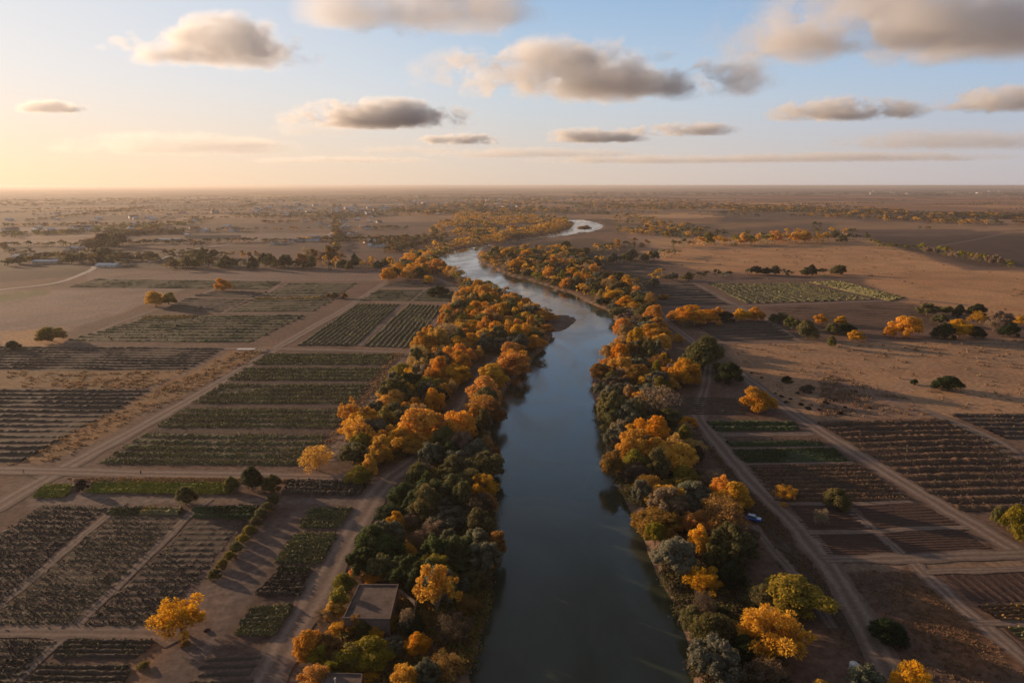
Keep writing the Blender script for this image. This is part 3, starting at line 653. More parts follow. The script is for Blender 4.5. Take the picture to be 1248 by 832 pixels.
# ------------------------------------------------------------------ tree prototypes (unit size: crown 1 wide, tree 1 high)
def ico(sub):
    bm = bmesh.new(); bmesh.ops.create_icosphere(bm, subdivisions=sub, radius=1)
    V = np.array([v.co[:] for v in bm.verts]); Fx = np.array([[v.index for v in f.verts] for f in bm.faces]); bm.free(); return V, Fx
ICO2, ICO1 = ico(2), ico(1)
def rdir(n, up=0.0):
    d = rng.normal(size=(n, 3)); d /= np.linalg.norm(d, axis=1)[:, None]; d[:, 2] += up
    return d / np.linalg.norm(d, axis=1)[:, None]
def crown(kind, seed):
    """returns (mesh, lobe centres). Lobes of leaf sprays round small inner clumps."""
    global rng
    keep = rng; rng = np.random.default_rng(seed); L = []
    if kind == 'tree':            # broad, broken cottonwood crown
        z0, nl, per, ls, blob = 0.02, 42, 165, 0.027, 0.45
        for i in range(nl):
            a = i * 2.399 + rng.uniform(-.5, .5); q = math.sqrt((i + .5) / nl); zz = rng.uniform(0, 1)
            rad = q * 0.40 * (1 - 0.35 * abs(zz - .35)) * rng.uniform(.8, 1.15)
            L.append((math.cos(a) * rad, math.sin(a) * rad, z0 + .16 + (0.66 - 0.42 * q * q) * rng.uniform(.1, 1.1) * 1.15, rng.uniform(.085, .15)))
    elif kind == 'plume':         # upward plumes of leaves, strongly broken outline
        z0, nl, per, ls, blob = 0.06, 44, 150, 0.025, 0.38
        for i in range(nl):
            a = i * 2.399 + rng.uniform(-.4, .4); q = math.sqrt((i + .5) / nl)
            rad = q * 0.41 * rng.uniform(.75, 1.2)
            L.append((math.cos(a) * rad, math.sin(a) * rad, z0 + .14 + (0.70 - 0.45 * q * q) * rng.uniform(.15, 1.08) * 1.1, rng.uniform(.06, .12)))
    elif kind == 'bush':          # rounded crown to the ground
        z0, nl, per, ls, blob = 0.0, 34, 150, 0.026, 0.6
        for i in range(nl):
            a = i * 2.399 + rng.uniform(-.5, .5); q = math.sqrt((i + .5) / nl); zz = rng.uniform(0, 1)
            el = rng.uniform(0.02, 1) * math.pi / 2
            L.append((math.cos(a) * math.cos(el) * .37, math.sin(a) * math.cos(el) * .37, .14 + math.sin(el) * .68 * rng.uniform(.85, 1.08), rng.uniform(.10, .16)))
        L.append((0, 0, .35, .3))
    elif kind == 'puffy':         # willow-like: many small grey puffs
        z0, nl, per, ls, blob = 0.1, 44, 100, 0.024, 0.8
        for i in range(nl):
            a = i * 2.399 + rng.uniform(-.5, .5); el = math.asin(rng.uniform(-.15, 1)); q = rng.uniform(.75, 1.1)
            L.append((math.cos(a) * math.cos(el) * .38 * q, math.sin(a) * math.cos(el) * .38 * q, .36 + math.sin(el) * .5 * q, rng.uniform(.07, .13)))
        L.append((0, 0, .42, .26))
    elif kind == 'stemmed':       # crown carried high on a bare stem
        z0, nl, per, ls, blob = 0.3, 40, 100, 0.030, 0.5
        for i in range(nl):
            a = i * 2.399 + rng.uniform(-.4, .4); q = math.sqrt((i + .5) / nl); rad = q * 0.41 * rng.uniform(.75, 1.2)
            L.append((math.cos(a) * rad, math.sin(a) * rad, z0 + .1 + (0.56 - 0.40 * q * q) * rng.uniform(.2, 1.08) * 1.1, rng.uniform(.06, .11)))
    else:                          # airy: few leaves, open
        z0, nl, per, ls, blob = 0.25, 34, 34, 0.022, 0.0
        for i in range(nl):
            a = i * 2.399; q = math.sqrt((i + .5) / nl)
            L.append((math.cos(a) * q * .43, math.sin(a) * q * .43, .45 + (0.5 - .3 * q * q) * rng.uniform(.7, 1.05), rng.uniform(.06, .11)))
    VV, FF, TT = [], [], []; base = 0
    quadsV, quadT = [], []
    for (x, y, z, r) in L:
        c_ = np.array((x, y, z)); tb = rng.uniform(0.15, 0.75)
        el = rng.uniform(.85, 1.25); sc = np.array((r, r, r * el * (1.35 if kind == 'plume' else 1)))
        if blob:
            v, f = ICO2 if r > .2 else ICO1 if kind in ('plume',) else ICO2
            nzz = 0.72 + 0.5 * vnoise(v * 1.0 + c_ * 37, 2.3, seed)
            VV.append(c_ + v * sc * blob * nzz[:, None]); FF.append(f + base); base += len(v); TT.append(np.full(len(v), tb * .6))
        k = int(per * (r / .11) ** 2 * (1 if r < .2 else .6))
        d = rdir(k, 0.25); rr = rng.uniform(.55, 1.12, k) ** .6
        p = c_ + d * sc * rr[:, None]
        nrm = d + rng.normal(0, .55, (k, 3)); nrm /= np.linalg.norm(nrm, axis=1)[:, None]
        t = np.cross(nrm, rng.normal(size=(k, 3))); t /= np.linalg.norm(t, axis=1)[:, None]; b = np.cross(nrm, t)
        s = ls * rng.uniform(.5, 1.35, k)[:, None]
        if kind == 'plume': t = t * 0.6 + d * .8; 
        quadsV.append(np.stack([p - t * s, p - b * s * .6, p + t * s * 1.1, p + b * s * .6], 1).reshape(-1, 3))
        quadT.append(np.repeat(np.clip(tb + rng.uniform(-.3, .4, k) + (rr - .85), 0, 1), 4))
    Q = np.vstack(quadsV); QT = np.concatenate(quadT)
    Q[:, 2] = np.maximum(Q[:, 2], 0.005)
    # triangles as (a,b,c); leaf quads as two triangles
    qi = np.arange(len(Q)).reshape(-1, 4) + base
    tri = np.vstack([qi[:, [0, 1, 2]], qi[:, [0, 2, 3]]])
    V = np.vstack(VV + [Q]) if VV else Q; Fx = np.vstack(FF + [tri]) if FF else tri
    V[:, 2] = V[:, 2] / V[:, 2].max(); w = np.percentile(np.linalg.norm(V[:, :2], axis=1), 98); V[:, :2] *= 0.5 / w
    me = mesh_np('crown', V, Fx, False); fattr(me, 'tint', np.concatenate(TT + [QT]) if TT else QT)
    rng = keep
    return me, [(x * .5 / w, y * .5 / w, z) for x, y, z, r in L]
def trunk(L, kind, seed):
    r_ = random.Random(seed); mb = MB(); top = .5 if kind != 'bush' else .4
    th = .022 if kind != 'airy' else .02
    lean = (r_.uniform(-.04, .04), r_.uniform(-.04, .04))
    pts = [(0, 0, -.02), (lean[0] * .3, lean[1] * .3, top * .35), (lean[0], lean[1], top * .75), (lean[0] * 1.5, lean[1] * 1.2, top)]
    mb.tube(pts, [th * 1.5, th * 1.05, th * .85, th * .5], 7)
    ks = sorted(range(len(L)), key=lambda i: r_.random())[:(26 if kind == 'airy' else 9)]
    for i in ks:
        x, y, z = L[i]; s = r_.uniform(.35, .95); b = Vector((lean[0] * s, lean[1] * s, top * s)); e = Vector((x, y, min(z, .97)))
        if e.z < b.z: b = Vector((0, 0, top * .3))
        mid = b.lerp(e, .5) + Vector((r_.uniform(-.02, .02), r_.uniform(-.02, .02), .03))
        mb.tube([b, mid, e], [th * .55, th * .38, th * .12], 5)
        if kind == 'airy':
            for _ in range(3):
                e2 = e + Vector((r_.uniform(-.09, .09), r_.uniform(-.09, .09), r_.uniform(-.02, .1))); mb.tube([mid.lerp(e, .4), e2], [th * .22, th * .06], 4)
    bm = mb.bm; bmesh.ops.recalc_face_normals(bm, faces=bm.faces[:]); me = bpy.data.meshes.new('trunk'); bm.to_mesh(me); bm.free()
    me.materials.append(M['bark']); return me
PROTO = {}
for kd, cnt in (('tree', 5), ('plume', 5), ('bush', 4), ('puffy', 4), ('airy', 3), ('stemmed', 2)):
    PROTO[kd] = []
    for i in range(cnt):
        me, L = crown(kd, 100 + i * 7 + len(kd)); me.materials.append(LEAF['orange'])
        PROTO[kd].append((me, trunk(L, kd, i + 5)))
def plant(name, x, y, w, h, kd, colr, seed, rz=None, asp=1.0, z=0.0):
    r_ = random.Random(seed); cm, tm = PROTO[kd][r_.randrange(len(PROTO[kd]))]
    e = empty(name, (x, y, z), r_.uniform(0, 6.28) if rz is None else rz); e.scale = (w, w * asp, h)
    for nm, me, mt in (('crown', cm, LEAF[colr]), ('trunk', tm, None)):
        o = bpy.data.objects.new(nm, me); COL.objects.link(o); o.parent = e
        if mt is not None: o.material_slots[0].link = 'OBJECT'; o.material_slots[0].material = mt
    return e
# ------------------------------------------------------------------ trees placed one by one
KINDNAME = {'orange': 'autumn_tree', 'pale gold': 'autumn_tree', 'gold': 'autumn_tree', 'rust': 'autumn_tree', 'yellow-green': 'autumn_tree', 'tan': 'withered_tree',
            'olive': 'green_tree', 'dark green': 'green_tree', 'deep green': 'green_tree', 'grey-green': 'green_tree', 'brown': 'withered_tree', 'purple-brown': 'shrub'}
CATN = {'autumn_tree': 'tree', 'green_tree': 'tree', 'withered_tree': 'tree', 'shrub': 'shrub'}
GRP = {'autumn_tree': 'autumn trees along the river and fields', 'green_tree': 'green trees along the river and fields', 'withered_tree': 'trees with withered leaves along the river', 'shrub': 'shrubs on the plain'}
TREES = []      # dict(x,y,w,h,kd,col,name,label,px,py)
def fit(cx, top, bot, wpx):
    """base point, crown width and height from the crown's box in the photograph"""
    by = bot
    for _ in range(6):
        x, y = g(cx, by); d = proj(x, y, 0)[2]; w = wpx * d / F
        dep = math.atan2(H, y); by = bot - 0.30 * w * math.sin(dep) * F / d
    lo, hi = .3, 60
    for _ in range(30):
        mdl = (lo + hi) / 2
        if proj(x, y + 0.15 * w, mdl)[1] > top: lo = mdl
        else: hi = mdl
    return x, y, w, lo
def hero(cx, top, bot, wpx, kd, col, label=None, name=None, asp=1.0, stem=0):
    x, y, w, h = fit(cx, top, bot + stem, wpx)
    TREES.append(dict(x=x, y=y, w=w, h=h, kd=kd, col=col, name=name or ('shrub' if h < 4.5 else KINDNAME[col]), label=label, asp=asp))
Hs = [
 (221,722,782,70,'plume','gold','large golden tree standing alone among the lower left fields'),
 (386,540,578,44,'airy2','gold','golden tree with open crown and visible limbs beside the crossing road'),
 (427,482,524,30,'stemmed','orange','thin orange tree with bare trunk at the edge of the large green plot'),
 (533,685,762,56,'stemmed','gold','golden tree with a pale bare trunk standing right of the flat-roofed house'),
 (517,493,548,68,'tree','gold','broad golden tree in front of the dome-shaped bush in the left woodland'),
 (560,498,546,52,'tree','orange','big orange tree right of the broad golden one, left bank'),
 (512,530,556,40,'tree','gold','lower golden crown below the broad golden tree, left bank'),
 (100,582,599,17,'bush','purple-brown','round dark purplish bush beside the bright yellow-green patch'),
 (227,590,619,28,'bush','olive','round olive bush between the yellow-green strip and the withered rows'),
 (282,578,601,19,'bush','olive','small round olive bush left of the dark green tree by the crossing road'),
 (308,565,602,28,'bush','dark green','dark green tree, middle and tallest of three by the crossing road'),
 (332,576,601,24,'bush','olive','olive bush right of the dark green tree by the crossing road'),
 (63,397,418,38,'tree','yellow-green','yellow-green tree where the track leaves the bare grey field'),
 (16,414,428,18,'bush','dark green','small dark bush at the left edge beside the bare grey field'),
 (190,354,374,24,'tree','gold','left golden crown of the pair beside the bare grey field'), (206,355,372,20,'tree','yellow-green','right yellowish crown of the pair beside the bare grey field'),
 (271,338,355,21,'tree','gold','golden tree alone at the far corner of the upper left fields'),
 (474,325,343,22,'tree','gold','round golden tree at the top end of the diagonal road'),
 (408,356,363,10,'tree','olive','tiny olive bush beside the diagonal road'), (420,356,364,9,'tree','rust','tiny rust-coloured bush beside the diagonal road'), (400,357,363,8,'tree','rust',None),
 (523,335,346,14,'tree','orange','small orange tree beside the round track bend'), (534,347,362,28,'bush','dark green','dark green spreading bush beside the round track'),
 (491,332,338,12,'tree','orange','low orange bush right of the round golden tree'),
 (438,565,592,34,'tree','yellow-green','yellow-green tree where the crossing road meets the woodland road'), (451,552,585,20,'tree','gold',None),
 (463,527,570,34,'tree','orange','orange tree left of the clearing in the left woodland'), (432,538,568,34,'puffy','olive',None), (455,508,540,44,'puffy','grey-green',None), (440,525,550,30,'tree','yellow-green',None),
 (516,561,583,27,'airy2','tan','pinkish tan feathery tree at the end of the left clearing'),
 (523,478,494,26,'bush','tan','dome-shaped pinkish bush in the left woodland'),
 (478,472,505,42,'tree','gold',None), (485,490,520,56,'puffy','olive',None), (500,452,482,46,'bush','dark green',None), (493,440,466,40,'tree','yellow-green',None),
 (538,432,472,30,'tree','orange',None), (551,445,474,28,'tree','gold',None), (533,470,495,30,'bush','dark green',None),
 (518,402,432,30,'tree','gold','golden tree at the corner where green fields meet the left woodland'), (540,396,420,34,'airy2','tan',None),
 (560,408,432,30,'tree','orange',None), (575,405,428,28,'tree','gold',None),
 (622,428,462,46,'tree','orange','large orange tree on the left bank above the narrow tan shore'), (600,442,478,40,'tree','gold',None), (590,456,496,42,'tree','orange',None), (588,478,512,44,'airy2','orange',None), (600,484,520,34,'tree','rust',None),
 (560,545,575,40,'puffy','grey-green',None), (585,535,570,44,'puffy','grey-green',None), (548,536,568,30,'bush','dark green',None), (600,538,568,22,'tree','rust','rusty tree leaning over the water from the left bank'), (580,555,575,16,'tree','orange',None),
 (588,573,612,40,'plume','gold','golden tree overhanging the river beside the small white boat'), (566,592,612,26,'tree','gold',None), 
 (585,598,640,48,'airy2','brown',None), (605,645,682,26,'tree','rust','rusty brown tree at the water edge, left bank'), (600,602,628,16,'tree','orange',None),
 (545,575,620,50,'puffy','olive',None), (520,582,628,46,'puffy','deep green',None), (492,585,618,40,'bush','deep green',None), (540,603,632,38,'puffy','grey-green',None), (505,600,630,30,'puffy','deep green',None),
 (483,622,650,26,'tree','orange','small orange tree above the dark green thicket, left bank'), (500,622,645,30,'airy2','tan',None), (527,630,660,34,'airy2','tan',None), (508,645,668,24,'airy2','tan',None),
 (497,660,680,24,'bush','orange','small round orange bush inside the dark green thicket'), 
 (455,635,685,46,'bush','deep green',None), (470,648,690,50,'bush','deep green',None), (442,665,705,40,'puffy','deep green',None), (530,648,700,44,'puffy','deep green',None), (560,648,705,50,'puffy','deep green',None), (590,655,705,44,'puffy','grey-green',None), (580,690,720,40,'puffy','olive',None),
 (495,675,722,44,'puffy','deep green',None), (515,680,730,40,'puffy','deep green',None), (468,672,712,40,'puffy','olive',None), (540,655,690,36,'bush','deep green',None), (567,703,725,16,'bush','grey-green',None),
 (420,696,725,32,'tree','yellow-green','yellow-green tree at the back left corner of the flat-roofed house'), (432,690,706,16,'tree','orange',None), (457,696,714,30,'tree','orange','orange tree right behind the flat-roofed house'),
 (398,738,762,34,'airy2','tan',None), (408,730,757,28,'tree','gold',None), (376,764,806,40,'tree','gold','golden tree beside the bottom of the woodland road'), (411,757,775,26,'tree','orange',None), (400,770,805,36,'tree','rust',None), (390,782,812,30,'tree','yellow-green',None),
 (458,753,776,34,'tree','gold','golden tree in front of the flat-roofed house'), (473,748,772,22,'tree','yellow-green',None),
 (450,776,822,64,'tree','yellow-green','large yellow-green tree between the two flat roofs'), (425,785,822,44,'tree','yellow-green',None), (405,800,832,34,'tree','yellow-green',None), (385,805,850,40,'tree','gold',None),
 (509,768,800,34,'tree','gold','golden tree below the dark thicket right of the house'), (493,804,850,38,'plume','gold','golden tree at the bottom edge left of the river'), (452,816,832,26,'tree','gold',None),
 (555,742,790,52,'airy2','brown','dark brown bare thicket right of the pale-trunked golden tree'), (500,745,775,34,'bush','dark green',None), (545,788,832,46,'airy2','rust',None), (480,775,800,34,'puffy','grey-green',None), (572,725,750,30,'tree','rust',None), (590,697,722,22,'tree','olive',None), (520,800,840,34,'puffy','grey-green',None),
 (432,745,776,26,'tree','rust',None), (413,712,748,24,'tree','yellow-green',None), (496,738,776,22,'airy2','tan',None), (444,752,778,20,'bush','olive',None),
 # right bank
 (833,434,472,44,'tree','gold','golden tree in front of the tall dark green tree, right bank'), (857,406,455,52,'bush','olive','tall dark green tree behind the golden one, right bank'), (888,438,469,34,'bush','dark green','round dark tree right of the tall dark green tree'),
 (921,470,504,44,'tree','gold','golden tree alone beside the right diagonal road'), (803,466,517,58,'airy','tan','pale fan-shaped leafless tree beside the purplish furrows'), (778,476,498,26,'tree','orange',None),
 (757,432,458,36,'tree','orange','bright orange tree near the water, right bank'), (800,450,480,30,'puffy','grey-green',None),
 (836,507,523,28,'tree','gold','low golden bush beside the right bank road'), (797,504,550,44,'tree','orange',None), (772,528,560,34,'tree','gold',None), (824,537,580,60,'tree','orange','big orange tree above the grey-brown trees, right bank'),
 (795,505,535,34,'puffy','grey-green',None), (815,495,520,30,'puffy','olive',None), (765,492,528,34,'puffy','grey-green',None), (745,475,520,40,'puffy','olive',None), (752,515,550,34,'puffy','grey-green',None), (780,520,548,30,'puffy','tan',None), (745,545,585,30,'tree','rust',None), (773,560,592,34,'airy2','brown',None),
 (828,578,606,42,'tree','yellow-green','yellow-green tree between the two big orange trees, right bank'), (893,584,626,46,'tree','orange','big orange tree with round crown beside the blue car'), (866,602,622,24,'tree','gold',None),
 (848,619,657,46,'plume','orange','bright orange tree left of the blue car'), (812,588,640,52,'puffy','tan','brownish grey tree leaning over the right bank'), (781,580,618,26,'puffy','grey-green',None), (840,603,630,26,'puffy','grey-green',None), (798,632,668,28,'tree','yellow-green','yellow-green tree at the waterline, right bank'),
 (892,638,690,60,'puffy','olive','grey-green leafy tree in front of the blue car'), (822,652,705,58,'puffy','grey-green','pale grey-green tree on the right bank above the golden one'), (870,660,700,30,'puffy','olive',None), (890,680,720,34,'bush','dark green',None),
 (858,688,726,50,'plume','gold','golden tree behind the largest orange tree, right bank'), (857,718,760,34,'airy2','brown',None), (843,735,770,30,'bush','olive',None), (876,738,760,30,'bush','dark green',None),
 (936,732,814,92,'plume','orange','largest orange tree with feathery lobes, bottom right'), (965,700,756,88,'tree','yellow-green','large olive and gold tree behind the largest orange tree'), (930,708,745,44,'bush','olive',None),
 (872,770,842,68,'puffy','grey-green','pale grey-green tree at the bottom edge, right bank'), (935,798,835,50,'airy2','tan',None), (905,770,810,34,'bush','dark green',None),
 (1054,806,860,48,'puffy','grey-green','pale olive tree at the bottom edge beside the lower orange tree'), (1109,800,862,52,'plume','orange','orange tree at the bottom edge right of the dark bush'), (1000,826,850,24,'tree','gold',None),
 (1080,751,788,46,'bush','dark green','big round dark bush on the bare ground, lower right'),
 (957,589,612,30,'airy2','orange','small orange tree inside the brown plots, right'), (955,611,619,8,'bush','orange','tiny orange bush beside the small orange tree'), (1019,592,622,33,'bush','olive','round olive bush at the head of the diagonal path'), (1000,618,643,20,'airy2','tan','small pinkish withered tree below the olive bush'),
 (1238,612,660,38,'bush','yellow-green','olive-gold bush at the right edge beside the road'), (1215,614,640,16,'bush','olive',None),
 (1155,456,479,36,'bush','dark green','round dark bush alone on the tan plain'), (1114,461,469,9,'bush','dark green','tiny bush left of the round dark bush'), (959,457,467,14,'bush','dark green','small dark bush on the plain right of the road'), (984,467,479,18,'bush','brown','low brown bush on the plain'),
 (1103,382,412,38,'tree','gold','big golden tree in the bush row of the right plain'), (1084,397,411,16,'tree','gold',None), (1043,401,416,22,'tree','orange','low orange bush below the row, right plain'), (1013,408,424,12,'bush','olive',None),
 (983,388,415,28,'bush','olive',None), (965,385,402,22,'puffy','olive',None), (1000,382,396,16,'tree','gold','small golden tree left in the bush row, right plain'), (1024,384,396,16,'tree','gold','small golden tree in the middle of the bush row'), (1030,392,408,26,'bush','dark green',None), (1015,392,408,20,'bush','olive',None), (950,380,395,26,'puffy','olive',None),
 (1168,388,413,36,'tree','gold','golden tree in the right cluster of the bush row'), (1150,392,414,28,'bush','dark green',None), (1188,396,414,24,'bush','dark green',None), (1190,377,396,22,'airy2','orange','pinkish orange tree right in the bush row'), (1190,369,386,24,'bush','dark green',None), (1168,370,388,14,'bush','dark green',None), (1130,368,386,30,'puffy','olive',None), (1145,382,396,20,'puffy','olive',None), (1220,378,400,26,'puffy','tan',None), (1230,392,411,24,'bush','dark green',None), (1246,385,397,20,'tree','gold',None), (1210,384,405,20,'airy2','tan',None), (1152,372,384,22,'puffy','olive',None),
 (842,371,398,44,'tree','gold','broad golden tree above the dark furrows, right bank'), (862,376,394,32,'tree','orange',None), (822,376,393,20,'tree','gold',None), (838,388,400,22,'airy2','tan',None), (903,375,392,22,'tree','gold','left of two golden trees above the dark furrows'), (920,373,392,24,'tree','orange','right of two orange-gold trees above the dark furrows'), (876,373,391,16,'tree','gold',None), (882,378,393,28,'bush','dark green',None), (876,389,398,8,'bush','gold',None),
 (826,406,418,14,'tree','gold',None), (806,412,420,10,'bush','orange',None), (813,419,426,8,'bush','orange',None), (808,358,365,16,'tree','gold','small golden tree on the dark furrows'),
 (712,274.5,281,18,'tree','rust','brown tree on the small island in the far river bend'),
]
for q in Hs:
    cx, top, bot, wpx, kd, col, lab = q
    kd2 = {'airy2': 'airyfull'}.get(kd, kd)
    hero(cx, top, bot, wpx, kd2, col, lab)
def pick(tbl):
    t = random.random() * sum(w for _, w in tbl)
    for c_, w in tbl:
        t -= w
        if t <= 0: return c_
    return tbl[-1][0]
OR = [('orange', 4.6), ('gold', 3.6), ('pale gold', 2), ('yellow-green', 1), ('olive', 1.5), ('dark green', .3), ('grey-green', .8), ('tan', .5)]
MIXL = [('orange', 3.4), ('gold', 3), ('pale gold', 2), ('rust', .3), ('yellow-green', 1.2), ('olive', 2.4), ('dark green', .6), ('grey-green', 1.6), ('tan', 1.0), ('brown', .4)]
MIXR = [('orange', 2), ('gold', 1.6), ('pale gold', 1.3), ('rust', .6), ('yellow-green', .8), ('olive', 2.4), ('dark green', .5), ('grey-green', 3.0), ('tan', 1.9), ('brown', .5)]
GRN = [('deep green', 3), ('olive', 2.5), ('grey-green', 2), ('dark green', 1), ('gold', 1.3), ('orange', 1), ('tan', .7), ('yellow-green', 1)]
KDS = {'orange': ['tree', 'tree', 'plume'], 'gold': ['tree', 'tree', 'plume'], 'pale gold': ['airyfull', 'plume', 'tree'], 'rust': ['tree', 'airyfull'], 'yellow-green': ['tree', 'bush'], 'olive': ['bush', 'puffy', 'tree'], 'dark green': ['bush', 'puffy'],
       'deep green': ['bush', 'puffy'], 'grey-green': ['puffy'], 'tan': ['airyfull', 'puffy'], 'brown': ['airyfull', 'puffy'], 'purple-brown': ['bush']}
# woodland belts: base polygons in the photograph
# (polygon, spacing m, height range, palette)
BELTS = [
 (((372,832),(420,772),(440,705),(452,668),(478,628),(500,588),(520,566),(612,560),(612,600),(612,700),(600,745),(590,790),(578,850),(380,850)), 8.5, (7, 12), GRN),
 (((462,585),(425,575),(428,540),(440,515),(470,486),(505,452),(512,436),(540,432),(575,432),(560,470),(540,505),(520,535),(505,545)), 9, (8, 13), MIXL),
 (((505,545),(540,528),(565,500),(590,470),(606,446),(624,446),(612,470),(594,492),(592,530),(602,560),(520,566)), 9, (8, 13), MIXL),
 (((515,436),(512,420),(540,392),(560,372),(566,350),(600,352),(632,368),(665,385),(676,404),(665,425),(640,452),(600,455),(575,436)), 10.5, (9, 13), OR),
 (((478,340),(485,328),(500,318),(530,304),(560,296),(600,288),(640,282),(672,276),(690,272),(700,276),(690,281),(650,289),(600,298),(552,304),(530,316),(533,329),(552,338),(575,346),(560,352),(530,340)), 14, (11, 16), OR),
 (((596,314),(606,309),(640,307),(690,305),(710,312),(720,330),(760,345),(790,365),(800,395),(812,430),(790,440),(757,415),(755,398),(715,366),(655,344),(590,321),(585,312)), 12, (10, 15), MIXR),
 (((757,418),(800,428),(826,455),(815,480),(800,500),(828,515),(848,530),(855,560),(830,575),(742,552),(730,519),(724,495),(726,470),(742,440)), 8.5, (7, 12), MIXR),
 (((742,556),(830,575),(868,580),(880,610),(900,650),(905,690),(860,700),(805,695),(785,645),(765,612),(750,588)), 8.5, (7, 12), MIXR),
 (((805,697),(905,690),(915,730),(940,770),(960,832),(960,860),(846,860),(840,800),(832,765),(818,730)), 9, (6, 10), MIXR),
]
def clear_of(x, y, w):
    for C, hw in ROADS:
        if np.min((C[:, 0] - x) ** 2 + (C[:, 1] - y) ** 2) < (hw + 0.5 + w * .28) ** 2: return False
    return True
def fill(poly_px, sp, hr, tbl, n_try=60000, avoid=True, kdset=None, edge=0.5):
    poly = pxpoly(poly_px); mn, mx = poly.min(0), poly.max(0)
    area = 0.5 * abs(np.sum(poly[:, 0] * np.roll(poly[:, 1], -1) - poly[:, 1] * np.roll(poly[:, 0], -1)))
    n_try = int(min(n_try, area / (sp * sp) * 14))
    P = rng.uniform(mn, mx, (n_try * 3, 2)); P = P[inside(P, poly)][:n_try]
    DR = sdist(P, RPOLY); P = P[DR > 3.2]; DR = DR[DR > 3.2]
    for (x, y), dr in zip(P, DR):
        qx_, qy_, _ = proj(x, y, 0)
        if 408 < qx_ < 512 and 716 < qy_ < 796: continue
        ok = True
        for t in TREES:
            dx, dy = x - t['x'], y - t['y']
            if dx > 22 or dx < -22 or dy > 22 or dy < -22: continue
            lim = sp * .88 if t.get('fill') else max(sp * .62, t['w'] * .42)
            if dx * dx + dy * dy < lim * lim: ok = False; break
            # do not hide a listed tree behind a taller unlisted one
            if not t.get('fill') and abs(dx) < (t['w'] + sp) * .5 and 0 < -dy < 8 and t['label']: ok = False; break
        if not ok: continue
        if avoid and not clear_of(x, y, sp): continue
        col = pick(tbl); h = random.uniform(*hr) * (0.72 if dr < 14 and y > 420 else 1) * (0.8 if col in ('grey-green', 'tan', 'brown', 'dark green') else 1); w = sp * random.choice([.75, 1.0, 1.15, 1.3, 1.5, 1.75]) * random.uniform(.9, 1.1); h *= random.uniform(.75, 1.2)
        kd = random.choice(KDS[col])
        TREES.append(dict(x=x, y=y, w=w, h=h, kd=kd, col=col, name=KINDNAME[col], label=None, asp=random.uniform(.85, 1.1), fill=True))
for b in BELTS: fill(*b)
def line(p0, p1, n, hpx, wpx, tbl, jit=1.5, kd=None):
    for i in range(n):
        t = (i + random.uniform(.2, .8)) / n; cx = p0[0] + (p1[0] - p0[0]) * t; by = p0[1] + (p1[1] - p0[1]) * t + random.uniform(-jit, jit)
        hh = hpx * random.uniform(.7, 1.25); col = pick(tbl); x, y, w, h = fit(cx, by - hh, by, wpx * random.uniform(.8, 1.3))
        TREES.append(dict(x=x, y=y, w=w, h=h, kd=kd or random.choice(KDS[col]), col=col, name=KINDNAME[col], label=None, asp=1, fill=True))
G2 = [('dark green', 3), ('olive', 2), ('grey-green', 1)]; GD = [('gold', 3), ('orange', 2.5), ('yellow-green', 1)]
line((842,340),(862,339),3,10,12,G2,1); line((868,337),(895,338),3,9,12,G2,1); line((905,335),(970,336),6,10,14,G2,1); line((978,336),(1030,335),6,12,13,G2,1)
line((847,299),(1010,296),26,13,14,GD,1.6); line((905,292),(1060,294),15,11,11,G2,2); line((940,286),(1050,286),8,9,11,GD + G2,2)
line((1058,300),(1120,306),9,9,10,[('yellow-green', 3), ('olive', 1), ('tan', 1)]); line((1120,306),(1235,326),24,10,8,[('yellow-green', 3), ('tan', 2), ('gold', 1)],.8)
line((880,264),(925,263),6,6,9,G2,2); line((985,277),(1003,277),2,7,8,G2,.5); line((1170,273),(1185,273),2,7,10,GD,.5); line((1115,281),(1135,281),2,5,7,G2,.5)
line((700,330),(830,312),18,13,13,MIXR,3); line((790,340),(845,345),6,13,13,MIXR,2); line((735,342),(800,352),6,11,12,MIXR,2); line((655,318),(790,298),22,9,11,[('olive', 2), ('rust', 2), ('orange', 1), ('brown', 1)],4)
line((815,303),(850,300),5,11,11,MIXR,1)
line((210,325),(320,326),14,14,14,[('olive', 4), ('dark green', 2), ('rust', 1), ('yellow-green', 1)],3); line((320,326),(480,328),22,15,13,[('olive', 3), ('dark green', 2), ('orange', 2), ('gold', 1), ('rust', 1)],2.5); line((235,314),(330,318),9,12,12,[('olive', 3), ('yellow-green', 1), ('rust', 1)],3)
line((370,322),(420,318),6,18,14,[('orange', 3), ('rust', 2), ('tan', 1)],2); line((192,325),(205,326),1,6,11,[('orange', 1)]); line((222,326),(235,327),1,8,13,[('orange', 1)])
line((20,321),(70,313),6,10,14,[('olive', 3), ('rust', 1), ('brown', 1)],3); line((75,320),(190,318),16,12,15,[('olive', 3), ('rust', 1), ('brown', 2)],4); line((105,304),(150,300),6,15,18,[('olive', 3), ('brown', 1)],3); line((125,285),(175,286),4,6,10,[('olive', 1), ('brown', 1)],1)
# small shrubs dotted on the bare ground right of the road
for (cx, by, w_) in [(952,484,6),(963,487,5),(958,491,6),(972,480,5),(1006,492,7),(1018,489,6),(1030,497,5),(976,494,7),(985,499,8),(998,500,5),(1012,486,4),(928,461,4),(916,455,4),(945,480,4),(1060,498,5),(1042,478,5),(1023,505,9)]:
    x, y, w, h = fit(cx, by - w_ * .55, by, w_)
    TREES.append(dict(x=x, y=y, w=w, h=h, kd='bush', col='purple-brown', name='shrub', label=None, asp=1, fill=True))
